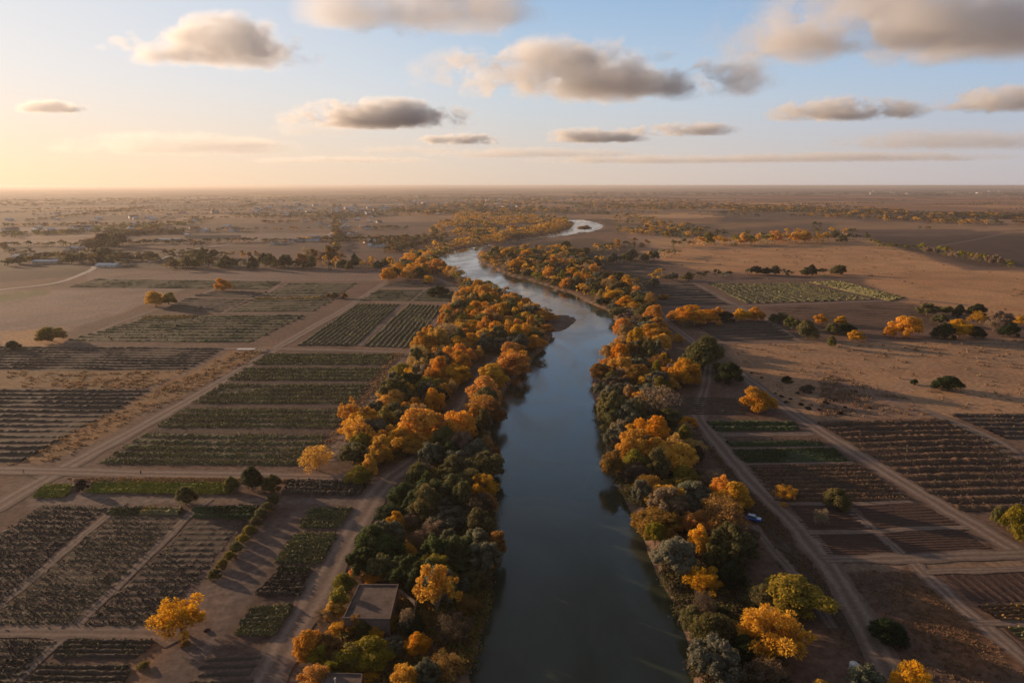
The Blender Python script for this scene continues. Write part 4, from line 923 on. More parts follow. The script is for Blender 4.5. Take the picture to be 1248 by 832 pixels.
# hedge of bushes along the right edge of the withered rows, lower left
for i, (cx, by) in enumerate([(333,612),(326,622),(318,630),(312,640),(304,650),(296,661),(288,671),(280,682),(271,692),(262,704)]):
    x, y, w, h = fit(cx, by - 12, by + 2, 17)
    TREES.append(dict(x=x, y=y, w=w, h=h, kd='bush', col=('yellow-green' if i % 3 else 'olive') if i > 3 else 'olive', name='shrub', label=('nearest' if i == 9 else None) and 'yellow-green bush, nearest of the hedge beside the withered rows', asp=1, fill=True))
for (cx, by, w_, col) in [(175,815,16,'yellow-green'),(225,788,14,'rust'),(252,770,8,'purple-brown')]:
    x, y, w, h = fit(cx, by - w_ * .6, by, w_); TREES.append(dict(x=x, y=y, w=w, h=h, kd='bush', col=col, name='shrub', label=None, asp=1, fill=True))
# ------------------------------------------------------------------ which trees stand alone as objects, which far ones form the mass of woodland
for t in TREES:
    px, py, d = proj(t['x'], t['y'], 0); t['px'], t['py'], t['d'] = px, py, d; t['size'] = t['w'] * t['h'] / d ** 2 * F * F; t['vis'] = -30 < px < 1278 and py < 870
count = {}; SOLO, MASS = [], []
for t in sorted(TREES, key=lambda t: (bool(t.get('fill')), -t['size'])):
    nm = t['name']; lim = {'autumn_tree': 300, 'green_tree': 290, 'withered_tree': 150, 'shrub': 120}[nm]
    if t['vis'] and count.get(nm, 0) < lim: count[nm] = count.get(nm, 0) + 1; SOLO.append(t)
    elif t['vis']: MASS.append(t)
print('TREES', len(TREES), count, 'mass', len(MASS), 'farthest solo', max(t['d'] for t in SOLO))
COLW = {'orange': 'orange', 'pale gold': 'pale golden', 'gold': 'golden', 'yellow-green': 'yellow-green', 'rust': 'rusty brown', 'olive': 'olive green', 'dark green': 'dark green', 'deep green': 'deep green', 'grey-green': 'grey-green', 'tan': 'pinkish tan', 'brown': 'withered brown', 'purple-brown': 'purplish brown'}
MARKS = [  # (photo point, words)
 ((450,745),'the flat-roofed house'), ((533,735),'the pale-trunked golden tree'), ((221,760),'the lone lower left tree'), ((497,672),'the orange thicket bush'), ((592,598),'the white boat'),
 ((470,575),'the left woodland clearing'), ((517,530),'the broad golden tree'), ((523,488),'the dome-shaped bush'), ((427,515),'the thin orange tree'),
 ((605,480),'the left tan shore'), ((518,425),'the green field corner'), ((688,392),'the sandbar'), ((600,352),'the narrow river bend'), ((534,355),'the round track bend'), ((474,338),'the diagonal road top'),
 ((545,318),'the first river bend'), ((620,290),'the far river reach'), ((700,276),'the far river loop'), ((600,318),'the peninsula tip'), ((655,335),'the peninsula shore'), ((700,355),'the right shore bend'), 
 ((757,450),'the bright orange bank tree'), ((745,400),'the wide water shore'), ((833,465),'the tall dark green tree'), ((803,508),'the fan-shaped tree'), ((824,570),'the big right-bank orange tree'), ((915,631),'the blue car'), ((760,592),'the small grey boat'), ((812,630),'the leaning brownish tree'),
 ((858,720),'the golden riverside tree'), ((936,800),'the largest orange tree'), ((872,825),'the bottom edge pale tree'), ((1080,780),'the big round dark bush'), ((1019,615),'the brown plots olive bush'), ((1155,475),'the lone round bush on the plain'),
 ((1103,408),'the big bush-row tree'), ((1180,408),'the bush row end'), ((900,392),'the two golden furrow trees'), ((845,395),'the right bank dark furrows'), ((870,339),'the plain hedge, left part'), ((990,335),'the plain hedge, right part'),
 ((930,297),'the long golden row'), ((1150,315),'the slanting tree row'), ((1060,292),'the far right dark field'), ((760,322),'the dark peninsula field'), ((720,308),'the far fields of the peninsula'), ((270,322),'the gravel road end'), ((400,322),'the upper left orange treetops'), ((450,328),'the upper left tree line'), ((130,318),'the pale sheds, far left'), ((330,622),'the withered rows hedge'), ((975,488),'the bare ground by the road'), ((308,598),'the three bushes by the crossing road')]
MK = [(np.array(g(*p)), p, w) for p, w in MARKS]
ORD = ['nearest', 'second nearest', 'third nearest', 'fourth nearest', 'fifth nearest', 'sixth nearest', 'seventh nearest', 'eighth nearest', 'ninth nearest', 'tenth nearest', 'eleventh nearest', 'twelfth nearest']
NOUN = {'autumn_tree': 'tree', 'green_tree': 'tree', 'withered_tree': 'tree', 'shrub': 'shrub'}
FORM = {'tree': 'broad', 'plume': 'feathery', 'bush': 'rounded', 'puffy': 'bushy', 'airy': 'bare', 'airyfull': 'open-crowned', 'stemmed': 'tall-stemmed'}
bins = {}
for t in SOLO:
    if t['label']: continue
    P = np.array((t['x'], t['y'])); best = min(MK, key=lambda k: math.hypot(k[1][0] - t['px'], (k[1][1] - t['py']) * 1.6))
    dx, dy = t['px'] - best[1][0], (t['py'] - best[1][1]) * 1.3
    rel = 'close to' if math.hypot(dx, dy) < 7 else ('right of' if dx > 0 else 'left of') if abs(dx) > abs(dy) else ('in front of' if dy > 0 else 'behind')
    bins.setdefault((FORM[t['kd']], COLW[t['col']], NOUN[t['name']], rel, best[2]), []).append((math.hypot(dx, dy), t))
for key, ts in bins.items():
    ts.sort(key=lambda q: q[0]); f, cw, nn_, rel, w = key
    for i, (_, t) in enumerate(ts):
        if len(ts) == 1: t['label'] = f'{f} {cw} {nn_} {rel} {w}'
        elif i < 12: t['label'] = f'{f} {cw} {nn_} {rel} {w}, {ORD[i]}'
        else: t['label'] = f'{f} {cw} {nn_} some way {rel} {w}'
PROTO['airyfull'] = []
for i in range(3):   # open crown that still carries its leaves
    rng_keep = rng; rng = np.random.default_rng(400 + i)
    me1, L1 = crown('plume', 500 + i)
    rng = rng_keep
    k = len(me1.polygons); sel = np.random.default_rng(i).random(k) < 0.42
    co = np.zeros(len(me1.vertices) * 3, dtype=np.float32); me1.vertices.foreach_get('co', co); co = co.reshape(-1, 3)
    fi = np.zeros(k * 3, dtype=np.int32); me1.polygons.foreach_get('vertices', fi); fi = fi.reshape(-1, 3)
    tn = np.zeros(len(co), dtype=np.float32); me1.attributes['tint'].data.foreach_get('value', tn)
    me2 = mesh_np('crown', co, fi[sel]); fattr(me2, 'tint', tn); me2.materials.append(LEAF['orange'])
    PROTO['airyfull'].append((me2, trunk(L1, 'airy', 40 + i)))
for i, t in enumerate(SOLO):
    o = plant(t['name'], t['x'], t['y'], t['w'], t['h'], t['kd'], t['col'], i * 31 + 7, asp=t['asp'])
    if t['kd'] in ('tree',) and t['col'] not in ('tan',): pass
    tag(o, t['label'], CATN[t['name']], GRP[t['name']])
# ------------------------------------------------------------------ far woodland as one mass: leaf sprays only
def mass(name, items, colr, label, nq=70, nl=7):
    if not items: return
    A = np.array([(t['x'], t['y'], t['w'], t['h']) for t in items]); n_ = len(A); r_ = rng
    a = r_.uniform(0, 6.28, (n_, nl)); q = np.sqrt(r_.uniform(0, 1, (n_, nl))) * .36
    lob = np.stack([np.cos(a) * q, np.sin(a) * q, .35 + .45 * (1 - (q / .36) ** 2 * .6) * r_.uniform(.6, 1.1, (n_, nl))], -1); lt = r_.uniform(.1, .8, (n_, nl)); tt_ = r_.uniform(-.25, .25, (n_, 1))
    li = r_.integers(0, nl, (n_, nq)); c_ = np.take_along_axis(lob, li[..., None].repeat(3, 2), 1)
    d = r_.normal(size=(n_, nq, 3)); d /= np.linalg.norm(d, axis=2)[..., None]; d[..., 2] = np.abs(d[..., 2]) * .9 - .15
    p = c_ + d * .17; low = r_.random((n_, nq)) < .12; p[..., 2] = np.where(low, r_.uniform(.03, .4, (n_, nq)), p[..., 2])
    nrm = d + r_.normal(0, .5, d.shape); nrm /= np.linalg.norm(nrm, axis=2)[..., None]
    t1 = np.cross(nrm, r_.normal(size=d.shape)); t1 /= np.linalg.norm(t1, axis=2)[..., None]; b1 = np.cross(nrm, t1)
    s = r_.uniform(.07, .13, (n_, nq, 1)); Q = np.stack([p - t1 * s, p - b1 * s * .8, p + t1 * s, p + b1 * s * .8], 2)
    Q[..., 0] = Q[..., 0] * A[:, 2, None, None] + A[:, 0, None, None]; Q[..., 1] = Q[..., 1] * A[:, 2, None, None] + A[:, 1, None, None]; Q[..., 2] = np.maximum(Q[..., 2], .01) * A[:, 3, None, None]
    V = Q.reshape(-1, 3); Fx = np.arange(len(V)).reshape(-1, 4)
    me = mesh_np(name, V, Fx); fattr(me, 'tint', np.repeat(np.clip(np.take_along_axis(lt, li, 1) + tt_ + r_.uniform(-.2, .2, (n_, nq)), 0, 1).ravel(), 4))
    tag(link(name, me, None, LEAF[colr]), label, kind='stuff')
def scatter(poly_px, n_, w, h):
    poly = np.array(poly_px, float); mn, mx = poly.min(0), poly.max(0); out_ = []
    P = rng.uniform(mn, mx, (n_ * 6, 2)); P = P[inside(P, poly)]
    W_ = np.array([g(*p) for p in P[:n_ * 3]]); k = fbm(W_, .006, 3, 60) > .47; W_ = W_[k][:n_]
    W_ = W_[sdist(W_, RPOLY) > 3]
    return [dict(x=x, y=y, w=w * random.uniform(.7, 1.4), h=h * random.uniform(.7, 1.3)) for x, y in W_]
FARM = [('brown', 3), ('olive', 3), ('rust', 2), ('orange', 1.3), ('gold', .8), ('grey-green', 1)]
FARW = [
 # polygon, count, width, height, palette
 (((560,262),(620,258),(700,264),(700,268),(660,276),(600,286),(560,288),(520,282)), 420, 16, 12, OR),
 (((470,256),(560,243),(760,238),(860,246),(1000,250),(1100,258),(1248,264),(1248,270),(1100,262),(900,256),(760,256),(740,262),(640,262),(520,262)), 1500, 22, 12, FARM),
 (((1000,262),(1100,264),(1260,272),(1260,278),(1150,274),(1060,268),(960,264)), 160, 16, 12, FARM), (((748,266),(770,262),(830,272),(860,284),(830,292),(790,288),(760,286),(748,278)), 200, 14, 11, MIXR),
 (((740,276),(850,278),(940,290),(900,292),(760,290)), 60, 11, 8, G2), (((745,291),(800,290),(790,302),(735,303)), 60, 10, 6, MIXR),
 (((280,262),(480,252),(500,262),(330,274)), 260, 15, 8, [('brown', 3), ('olive', 3), ('rust', 1)]), (((0,285),(200,272),(300,262),(300,266),(200,278),(0,291)), 160, 15, 8, [('olive', 3), ('yellow-green', 2), ('brown', 1)]),
 (((0,300),(60,314),(230,300),(260,300),(220,330),(70,318),(0,326)), 90, 13, 9, [('olive', 3), ('brown', 3)]), (((130,284),(320,280),(320,283),(130,287)), 110, 14, 8, [('brown', 3), ('olive', 1)]),
 (((440,292),(510,280),(560,278),(540,296),(480,310),(440,308)), 140, 13, 9, [('olive', 2), ('rust', 2), ('brown', 2)]), (((0,244),(640,236),(640,242),(0,252)), 500, 30, 9, [('brown', 2), ('olive', 2)]),
 (((860,252),(1260,262),(1260,266),(900,258)), 420, 18, 13, FARM), (((700,234),(1260,236),(1260,239),(700,238)), 300, 60, 14, [('brown', 2), ('olive', 1)]),
]
bycol = {}
# hedges along the edges of the far fields
def hedges(n_, ymin, ymax):
    out_ = []; ca, sa = math.cos(.25), math.sin(.25)
    for _ in range(n_):
        Y = 1.0 / random.uniform(1 / ymax, 1 / ymin); X = random.uniform(-.8, .8) * Y
        qx, qy = X * ca + Y * sa, -X * sa + Y * ca; L_ = random.uniform(120, 700)
        if random.random() < .7: qy = round(qy / 330) * 330; du = (1, 0)
        else: qx = round(qx / 420) * 420; du = (0, 1)
        for k in range(int(L_ / 17)):
            if random.random() < .12: continue
            a, b = qx + du[0] * (k * 17 - L_ / 2) + random.uniform(-5, 5), qy + du[1] * (k * 17 - L_ / 2) + random.uniform(-5, 5)
            x, y = a * ca - b * sa, a * sa + b * ca
            px, py, _d = proj(x, y, 0)
            if px > 700 and py > 264: continue
            if 500 < px < 850 and py > 262: continue
            out_.append(dict(x=x, y=y, w=random.uniform(9, 19), h=random.uniform(5, 11)))
    A_ = np.array([(t['x'], t['y']) for t in out_]); k_ = sdist(A_, RPOLY) > 8
    return [t for t, q in zip(out_, k_) if q]
HEDGE = hedges(110, 1150, 2600) + hedges(90, 2400, 7000)
for t in HEDGE: bycol.setdefault(pick([('brown', 3), ('olive', 3), ('rust', 1), ('gold', .5)]), []).append(t)
for t in MASS: bycol.setdefault(t['col'], []).append(t)
for poly, n_, w, h, tbl in FARW:
    for t in scatter(poly, n_, w, h): bycol.setdefault(pick(tbl), []).append(t)
for colr, items in bycol.items():
    mass('distant_woodland', items, colr, f'distant {COLW[colr]} woodland spread over the plain')
# undergrowth and leaf litter beneath the two belts
def under(polys, n_, colr, label, s0=.35):
    pts = []
    for poly, cnt in polys:
        pw = pxpoly(poly); P = rng.uniform(pw.min(0), pw.max(0), (cnt * 3, 2)); P = P[inside(P, pw)][:cnt]; P = P[sdist(P, RPOLY) > -0.5]
        P = P[fbm(P, .09, 3, 71) > .47]; pts.append(P)
    P = np.vstack(pts); k = len(P); keepm = np.ones(k, bool)
    for C, hw in ROADS:
        for i in range(0, len(C)): keepm &= ((P - C[i]) ** 2).sum(1) > (hw + .6) ** 2
    P = P[keepm]; k = len(P); m_ = 9
    hgt = fbm(P, .3, 2, 4) * 2.2
    c_ = np.c_[P, np.zeros(k)][:, None, :] + rng.normal(0, 1, (k, m_, 3)) * np.array((.8, .8, 0)); c_[..., 2] = rng.uniform(0.1, 1, (k, m_)) * hgt[:, None]
    a1 = rng.normal(size=(k, m_, 3)); a1 /= np.linalg.norm(a1, axis=2)[..., None]; b1 = np.cross(a1, rng.normal(size=a1.shape)); b1 /= np.linalg.norm(b1, axis=2)[..., None]
    s = rng.uniform(.5, 1.3, (k, m_, 1)) * s0
    Q = np.stack([c_ - a1 * s, c_ - b1 * s * .7, c_ + a1 * s, c_ + b1 * s * .7], 2).reshape(-1, 3); Q[:, 2] = np.maximum(Q[:, 2], 0.1)
    me = mesh_np('undergrowth', Q, np.arange(len(Q)).reshape(-1, 4)); fattr(me, 'tint', np.repeat(rng.uniform(0, 1, len(Q) // 4), 4)); tag(link('undergrowth', me, None, LEAF[colr]), label, kind='stuff')
LB = [(BELTS[0][0], 7000), (BELTS[1][0], 4000), (BELTS[2][0], 3000), (BELTS[3][0], 3500)]; RB = [(BELTS[5][0], 4500), (BELTS[6][0], 4500), (BELTS[7][0], 3500), (BELTS[8][0], 2200)]
under(LB, 0, 'olive', 'olive undergrowth beneath the left bank woodland'); under(RB, 0, 'brown', 'withered brown undergrowth beneath the right bank trees'); under(LB, 0, 'rust', 'rusty undergrowth beneath the left bank woodland', .25); under(RB, 0, 'olive', 'olive undergrowth beneath the right bank trees', .3)

LEAF['straw'] = leaf_mat('straw', (0.30, 0.19, 0.09), (0.42, 0.27, 0.12), .45); LEAF['weed'] = leaf_mat('weed', (0.30, 0.20, 0.12), (0.42, 0.28, 0.16), .4)
# tufts of dry grass on verges and bare ground
def tufts(name, polys, colr, label, s0=.3, thr=.5):
    pts = []
    for poly, cnt in polys:
        pw = pxpoly(poly); P = rng.uniform(pw.min(0), pw.max(0), (cnt * 4, 2)); P = P[inside(P, pw)][:cnt * 2]
        P = P[fbm(P, .05, 4, 81) + rng.normal(0, .16, len(P)) > thr][:cnt]; pts.append(P)
    P = np.vstack(pts); keepm = np.ones(len(P), bool)
    for C, hw in ROADS:
        for i in range(len(C)): keepm &= ((P - C[i]) ** 2).sum(1) > (hw * .9) ** 2
    P = P[keepm]; k = len(P); m_ = 5; d = np.linalg.norm(P, axis=1); sc = (s0 * np.clip(d / 250, .7, 2.5))[:, None]
    a = rng.uniform(0, 6.28, (k, m_)); w = sc * rng.uniform(.5, 1.1, (k, m_)); hh = sc * rng.uniform(.8, 2.0, (k, m_))
    cx = P[:, 0, None] + rng.normal(0, .8, (k, m_)) * sc * 2; cy = P[:, 1, None] + rng.normal(0, .8, (k, m_)) * sc * 2
    ca, sa = np.cos(a), np.sin(a); lx = rng.normal(0, .4, (k, m_)) * hh; ly = rng.normal(0, .4, (k, m_)) * hh; z = np.full((k, m_), 0.01)
    Q = np.stack([np.stack([cx - ca * w, cy - sa * w, z], -1), np.stack([cx + ca * w, cy + sa * w, z], -1), np.stack([cx + ca * w * .7 + lx, cy + sa * w * .7 + ly, hh], -1), np.stack([cx - ca * w * .7 + lx, cy - sa * w * .7 + ly, hh * .8], -1)], 2).reshape(-1, 3)
    me = mesh_np(name, Q, np.arange(len(Q)).reshape(-1, 4)); tag(link(name, me, None, colr), label, kind='stuff')
tufts('dry_grass', [(((285,430),(335,424),(62,566),(0,566)), 500), (((0,452),(226,452),(180,474),(0,472)), 200), (((1010,696),(1130,696),(1262,832),(1120,860)), 700), (((480,430),(508,428),(410,562),(378,562)), 900), (((80,582),(350,584),(350,588),(90,588)), 1500), (((850,525),(872,525),(1005,690),(1090,800),(1050,820),(950,690)), 2500)], LEAF['straw'], 'dry yellow grass on the verges and bare ground')
tufts('dry_grass', [(((880,420),(1250,415),(1250,506),(1140,506),(990,510),(940,480)), 200), (((1000,455),(1100,480),(1130,506),(1000,508)), 500), (((780,306),(1075,298),(1180,330),(1250,332),(1250,395),(1100,366),(850,332)), 150)], LEAF['weed'], 'sparse brown weeds on the open ground', .35, .53)
# ------------------------------------------------------------------ clouds
def cloud_mat(name, dens, lift=0.0, soft=0.3, fs=1.0):
    m, n, out = mat(name); nb = NB(n)
    tc = nb.n('ShaderNodeTexCoord'); ob = tc.outputs['Object']; pos = nb.n('ShaderNodeNewGeometry').outputs['Position']
    ln = nb.n('ShaderNodeVectorMath', operation='LENGTH'); nb.l(ob, ln.inputs[0])
    big = nb.noise(nb.scale(pos, (1 / 1700 / fs, 1 / 1700 / fs, 1 / 900 / fs)), 1.0, 2, 0.5, 0.4)
    sm = nb.noise(nb.scale(pos, (1 / 420 / fs, 1 / 420 / fs, 1 / 300 / fs)), 1.0, 7, 0.6, 0.3)
    r = nb.math('SUBTRACT', 1.0, ln.outputs['Value'])
    d = nb.math('ADD', nb.math('MULTIPLY', r, 1.15), nb.math('ADD', nb.math('MULTIPLY', nb.math('SUBTRACT', big, 0.5), 3.0), nb.math('MULTIPLY', nb.math('SUBTRACT', sm, 0.5), 3.0)))
    sx = nb.n('ShaderNodeSeparateXYZ'); nb.l(ob, sx.inputs[0])
    base = nb.rng(nb.math('ADD', sx.outputs[2], nb.math('MULTIPLY', nb.math('SUBTRACT', sm, 0.5), 0.6)), -0.40, -0.2, 0, 1)
    edge = nb.rng(r, 0.0, 0.3, 0, 1)
    den = nb.math('MULTIPLY', nb.math('MULTIPLY', nb.rng(d, 0.35 - lift, 0.35 - lift + soft, 0, dens), base), edge)
    v = nb.n('ShaderNodeVolumePrincipled'); v.inputs['Color'].default_value = (1.0, 0.995, 1.0, 1); v.inputs['Anisotropy'].default_value = 0.35
    nb.l(den, v.inputs['Density']); nb.l(v.outputs[0], out.inputs['Volume'])
    return m
M['cloud'] = cloud_mat('cloud_vapour', 0.0034, .08); M['thin_cloud'] = cloud_mat('thin_cloud_vapour', 0.0004, .25, .6); M['small_cloud'] = cloud_mat('small_cloud_vapour', 0.0036, .15, .4, .55)
CLOUDS = [  # centre px, size px, base altitude, kind, label
 (512,14,250,90,1500,0,'large bright-edged cloud cut by the top edge of the picture'),
 (272,60,230,62,1500,2,'grey-cored cloud with bright rim, upper left'), (142,50,62,36,1500,2,'small white puff left of the grey-cored cloud'),
 (718,97,370,84,1500,0,'long heaped cloud in the middle of the sky'), (1115,40,430,110,1400,0,'largest grey cloud, upper right'),
 (462,145,225,36,1500,2,'flat grey cloud left of the middle, above the thin bands'), (385,161,110,24,1500,1,'thin wisp under the flat grey cloud'),
 (1027,138,190,30,1500,2,'small mauve cloud below the largest cloud'), (1198,126,160,34,1500,2,'mauve cloud at the right edge'),
 (725,168,125,20,1400,2,'faint flat cloud below the heaped cloud'), (833,160,130,18,1400,2,'faint flat cloud right of the middle'),
 (215,180,250,34,1500,1,'peach cloud bank, lower left sky'), (68,133,90,18,1400,2,'tiny glowing cloud at the left edge'), (300,176,110,14,1500,1,'faint wisp right of the peach cloud bank'),
 (640,188,240,16,1500,1,'thin band low in the middle of the sky'), (560,172,110,15,1400,2,'small faint cloud low in the middle'), (490,183,120,12,1400,1,'faint wisp low, left of the middle'),
 (1165,174,300,30,1500,1,'faint band low at the right edge'), (1040,193,330,14,1500,1,'long thin band above the right horizon'), (800,196,300,12,1500,1,'thin band low, right of the middle'), (420,196,200,10,1500,1,'thin band just above the left horizon')]
for cx, cy, w, h, alt, thin, lab in CLOUDS:
    u = (cx - 624) / F; v = (416 - cy) / F; dx, dy, dz = u, CP + v * SP, -SP + v * CP
    t = (alt - H) / dz; x, y = dx * t, dy * t; d = t
    bm = bmesh.new(); bmesh.ops.create_icosphere(bm, subdivisions=3, radius=1); me = bpy.data.meshes.new('cloud'); bm.to_mesh(me); bm.free()
    me.materials.append(M[('cloud', 'thin_cloud', 'small_cloud')[thin]])
    o = bpy.data.objects.new('cloud', me); COL.objects.link(o); o.location = (x, y, alt)
    o.scale = (w * d / F / 2 * (1.15 if thin == 2 else 1.32), w * d / F / 2 * .6, h * d / F / 2 * (1.5 if thin == 2 else 1.25))
    tag(o, lab, 'cloud', 'clouds over the plain')
# ------------------------------------------------------------------ buildings
def flat_house(quad_px, zr, label, court=None):
    Q = [Vector((*g(*q, zr), zr)) for q in quad_px]      # roof corners: back left, back right, front right, front left
    ctr = sum(Q, Vector()) / 4; e = empty('flat_roofed_house', (ctr.x, ctr.y, 0))
    L = [Vector((q.x - ctr.x, q.y - ctr.y, 0)) for q in Q]
    def ring(k, z): return [Vector((p.x * k, p.y * k, z)) for p in L]
    w = MB(); w.loft([ring(1, -.1), ring(1, zr)]); w.build('wall', M['adobe'], e)
    r = MB(); r.loft([ring(1.035, zr - .02), ring(1.035, zr + .22)]); rf = r.build('roof', M['roof_grey'], e)
    # low parapet round the roof
    p = MB()
    for i in range(4):
        a, b = L[i] * 1.03, L[(i + 1) % 4] * 1.03; a2, b2 = L[i] * .99, L[(i + 1) % 4] * .99
        p.loft([[Vector((a.x, a.y, zr + .21)), Vector((b.x, b.y, zr + .21)), Vector((b2.x, b2.y, zr + .21)), Vector((a2.x, a2.y, zr + .21))],
                [Vector((a.x, a.y, zr + .5)), Vector((b.x, b.y, zr + .5)), Vector((b2.x, b2.y, zr + .5)), Vector((a2.x, a2.y, zr + .5))]])
    p.build('parapet', M['adobe'], rf)
    def on_face(i, u, z0, z1, ww, nm, mt, parent):
        a, b = L[i], L[(i + 1) % 4]; t = (b - a).normalized(); n_ = Vector((t.y, -t.x, 0)); c_ = a.lerp(b, u)
        if n_.dot(c_) < 0: n_ = -n_
        q = MB(); v = []
        for off in (0.0, 0.06):
            v.append([c_ - t * ww / 2 + n_ * off + Vector((0, 0, z0)), c_ + t * ww / 2 + n_ * off + Vector((0, 0, z0)), c_ + t * ww / 2 + n_ * off + Vector((0, 0, z1)), c_ - t * ww / 2 + n_ * off + Vector((0, 0, z1))])
        q.loft(v); return q.build(nm, mt, parent)
    on_face(2, .25, 0, 2.1, 1.0, 'door', M['wood'], e); on_face(2, .6, 1.1, 2.1, 1.1, 'window', M['dark'], e); on_face(2, .85, 1.1, 2.1, 1.1, 'window', M['dark'], e)
    on_face(1, .35, 1.1, 2.1, 1.1, 'window', M['dark'], e); on_face(1, .7, 1.1, 2.1, 1.1, 'window', M['dark'], e)
    tag(e, label, 'house'); return e, ctr, L
e1, c1, L1 = flat_house([(438,714),(485,714),(475,755),(419,754)], 4.2, 'brown flat-roofed house with plain walls among golden trees, lower left')
e2, c2, L2 = flat_house([(396,822),(441,823),(437,856),(386,856)], 4.0, 'flat-roofed house cut by the bottom edge of the picture')
v = MB(); v.tube([(-1.2, .8, 4.0), (-1.2, .8, 5.6)], [.13, .13], 8); v.tube([(-1.2, .8, 5.5), (-1.2, .8, 5.8)], [.24, .2], 8); o = v.build('vent_pipe', M['white'], e2)
# walled yard right of the first house
yx = [g(487,724,0), (g(508,742,0)), g(500,772,0)]
wl = MB()
for a, b in zip(yx, yx[1:]):
    a, b = Vector((*a, 0)), Vector((*b, 0)); t = (b - a).normalized(); n_ = Vector((t.y, -t.x, 0)) * .15
    wl.loft([[a - n_, b - n_, b + n_, a + n_], [p + Vector((0, 0, 1.9)) for p in (a - n_, b - n_, b + n_, a + n_)]])
o = wl.build('yard_wall', M['adobe']); tag(o, 'low rendered yard wall right of the flat-roofed house', 'wall')
def gable(name, L_, W_, hw, hr, wall, roof, windows=True):
    e = empty(name); w = MB(); w.box(-L_ / 2, L_ / 2, -W_ / 2, W_ / 2, -.1, hw)
    for s in (-1, 1):
        x = s * L_ / 2; w.poly([(x, -W_ / 2, hw), (x, W_ / 2, hw), (x, 0, hw + hr)])
    w.build('wall', wall, e)
    r = MB(); o = .4
    for s in (-1, 1):
        y1 = s * (W_ / 2 + o); z1 = hw - hr * o / (W_ / 2)
        r.loft([[Vector((-L_ / 2 - o, 0, hw + hr)), Vector((L_ / 2 + o, 0, hw + hr)), Vector((L_ / 2 + o, y1, z1)), Vector((-L_ / 2 - o, y1, z1))],
                [Vector((-L_ / 2 - o, 0, hw + hr + .18)), Vector((L_ / 2 + o, 0, hw + hr + .18)), Vector((L_ / 2 + o, y1, z1 + .18)), Vector((-L_ / 2 - o, y1, z1 + .18))]])
    r.build('roof', roof, e)
    if windows:
        for x in (-L_ * .3, L_ * .3): MB().box(x - .6, x + .6, -W_ / 2 - .05, -W_ / 2 + .02, 1.0, 2.1).build('window', M['dark'], e)
    MB().box(-.5, .5, -W_ / 2 - .05, -W_ / 2 + .02, 0, 2.1).build('door', M['wood'], e)
    return e
def copy_thing(e):
    c_ = e.copy(); COL.objects.link(c_)
    for ch in [x for x in bpy.data.objects if x.parent == e]:
        d = ch.copy(); COL.objects.link(d); d.parent = c_
    return c_
HP = [gable('house', 11, 7, 3.2, 1.8, M['white'], M['tile']), gable('house', 13, 8, 3.4, 1.6, M['cream'], M['sheet']), gable('house', 9, 7, 3.0, 1.5, M['white'], M['sheet']), gable('house', 12, 7, 3.2, 2.0, M['cream'], M['tile']), gable('house', 14, 8, 4.2, 1.2, M['white'], M['roof_grey'])]
KIDS = {e.name: [x for x in bpy.data.objects if x.parent == e] for e in HP}
HDESC = ['white tile-roofed house', 'cream sheet-roofed house', 'white sheet-roofed house', 'cream tile-roofed house', 'tall grey-roofed house']
used = set()
def house(px, py, i, label, s=1.0, grp='small houses scattered over the plain'):
    x, y = g(px, py); src = HP[i]
    if i not in used: used.add(i); e = src
    else:
        e = src.copy(); COL.objects.link(e)
        for ch in KIDS[src.name]:
            d = ch.copy(); COL.objects.link(d); d.parent = e
    e.location = (x, y, 0); e.rotation_euler = (0, 0, random.choice([0, 1.57, .3, -.35, .7, 1.3])); e.scale = (s, s, s)
    tag(e, label, 'house', grp)
ORDL = ['leftmost', 'second from left', 'third from left', 'fourth from left', 'fifth from left', 'sixth from left', 'seventh from left', 'eighth from left', 'ninth from left', 'tenth from left', 'eleventh from left', 'twelfth from left', 'thirteenth from left', 'fourteenth from left', 'fifteenth from left', 'rightmost']
def cluster(x0, x1, y0, y1, n, where, s=1.0):
    xs = sorted(random.uniform(x0, x1) for _ in range(n))
    for k, x in enumerate(xs):
        t = (x - x0) / (x1 - x0); i = random.randrange(5)
        house(x, y0 + (y1 - y0) * t + random.uniform(-1.3, 1.3), i, f'{HDESC[i]} in {where}, {ORDL[k]}', s * random.uniform(.8, 1.15))
cluster(404, 434, 286, 285, 14, 'the bright cluster by the pale road', .9)
cluster(330, 400, 299, 288, 13, 'the row left of the bright cluster', .9)
cluster(505, 580, 259.5, 261.5, 12, 'the row beside the orange field', 1.3)
cluster(445, 475, 295, 297, 4, 'the farmyard left of the woodland')
cluster(85, 100, 303, 304, 3, 'the hamlet among trees, far left', 1.1)
for (x0, x1, y0, y1, n, s, where) in [(300,480,247,262,60,1.7,'tiny pale house among the hazy fields, upper left of the river'), (480,640,242,256,34,1.8,'tiny pale house among the woods beyond the river'), (0,300,260,284,34,1.5,'tiny pale house in the hazy fields, far left'), (1060,1246,233.5,237,22,3.0,'tiny pale building of the far town below the right horizon'), (330,470,264,280,22,1.1,'tiny pale house beyond the bright cluster')]:
    for k in range(n):
        house(random.uniform(x0, x1), random.uniform(y0, y1), random.choice([0, 1, 2, 2, 4]), where, s * random.uniform(.7, 1.4), where.replace('tiny', 'tiny').split(' ', 1)[1] + ' group')
def shed(cx, cy, lpx, wid, hw, wall, roof, label, rz=0.0):
    x, y = g(cx, cy); d = proj(x, y, 0)[2]; e = gable('farm_shed', lpx * d / F, wid, hw, 1.4, wall, roof); e.location = (x, y, 0); e.rotation_euler = (0, 0, rz); tag(e, label, 'shed', 'long farm sheds')
shed(206,294,30,12,4,M['white'],M['sheet'],'long white shed in the left middle distance')
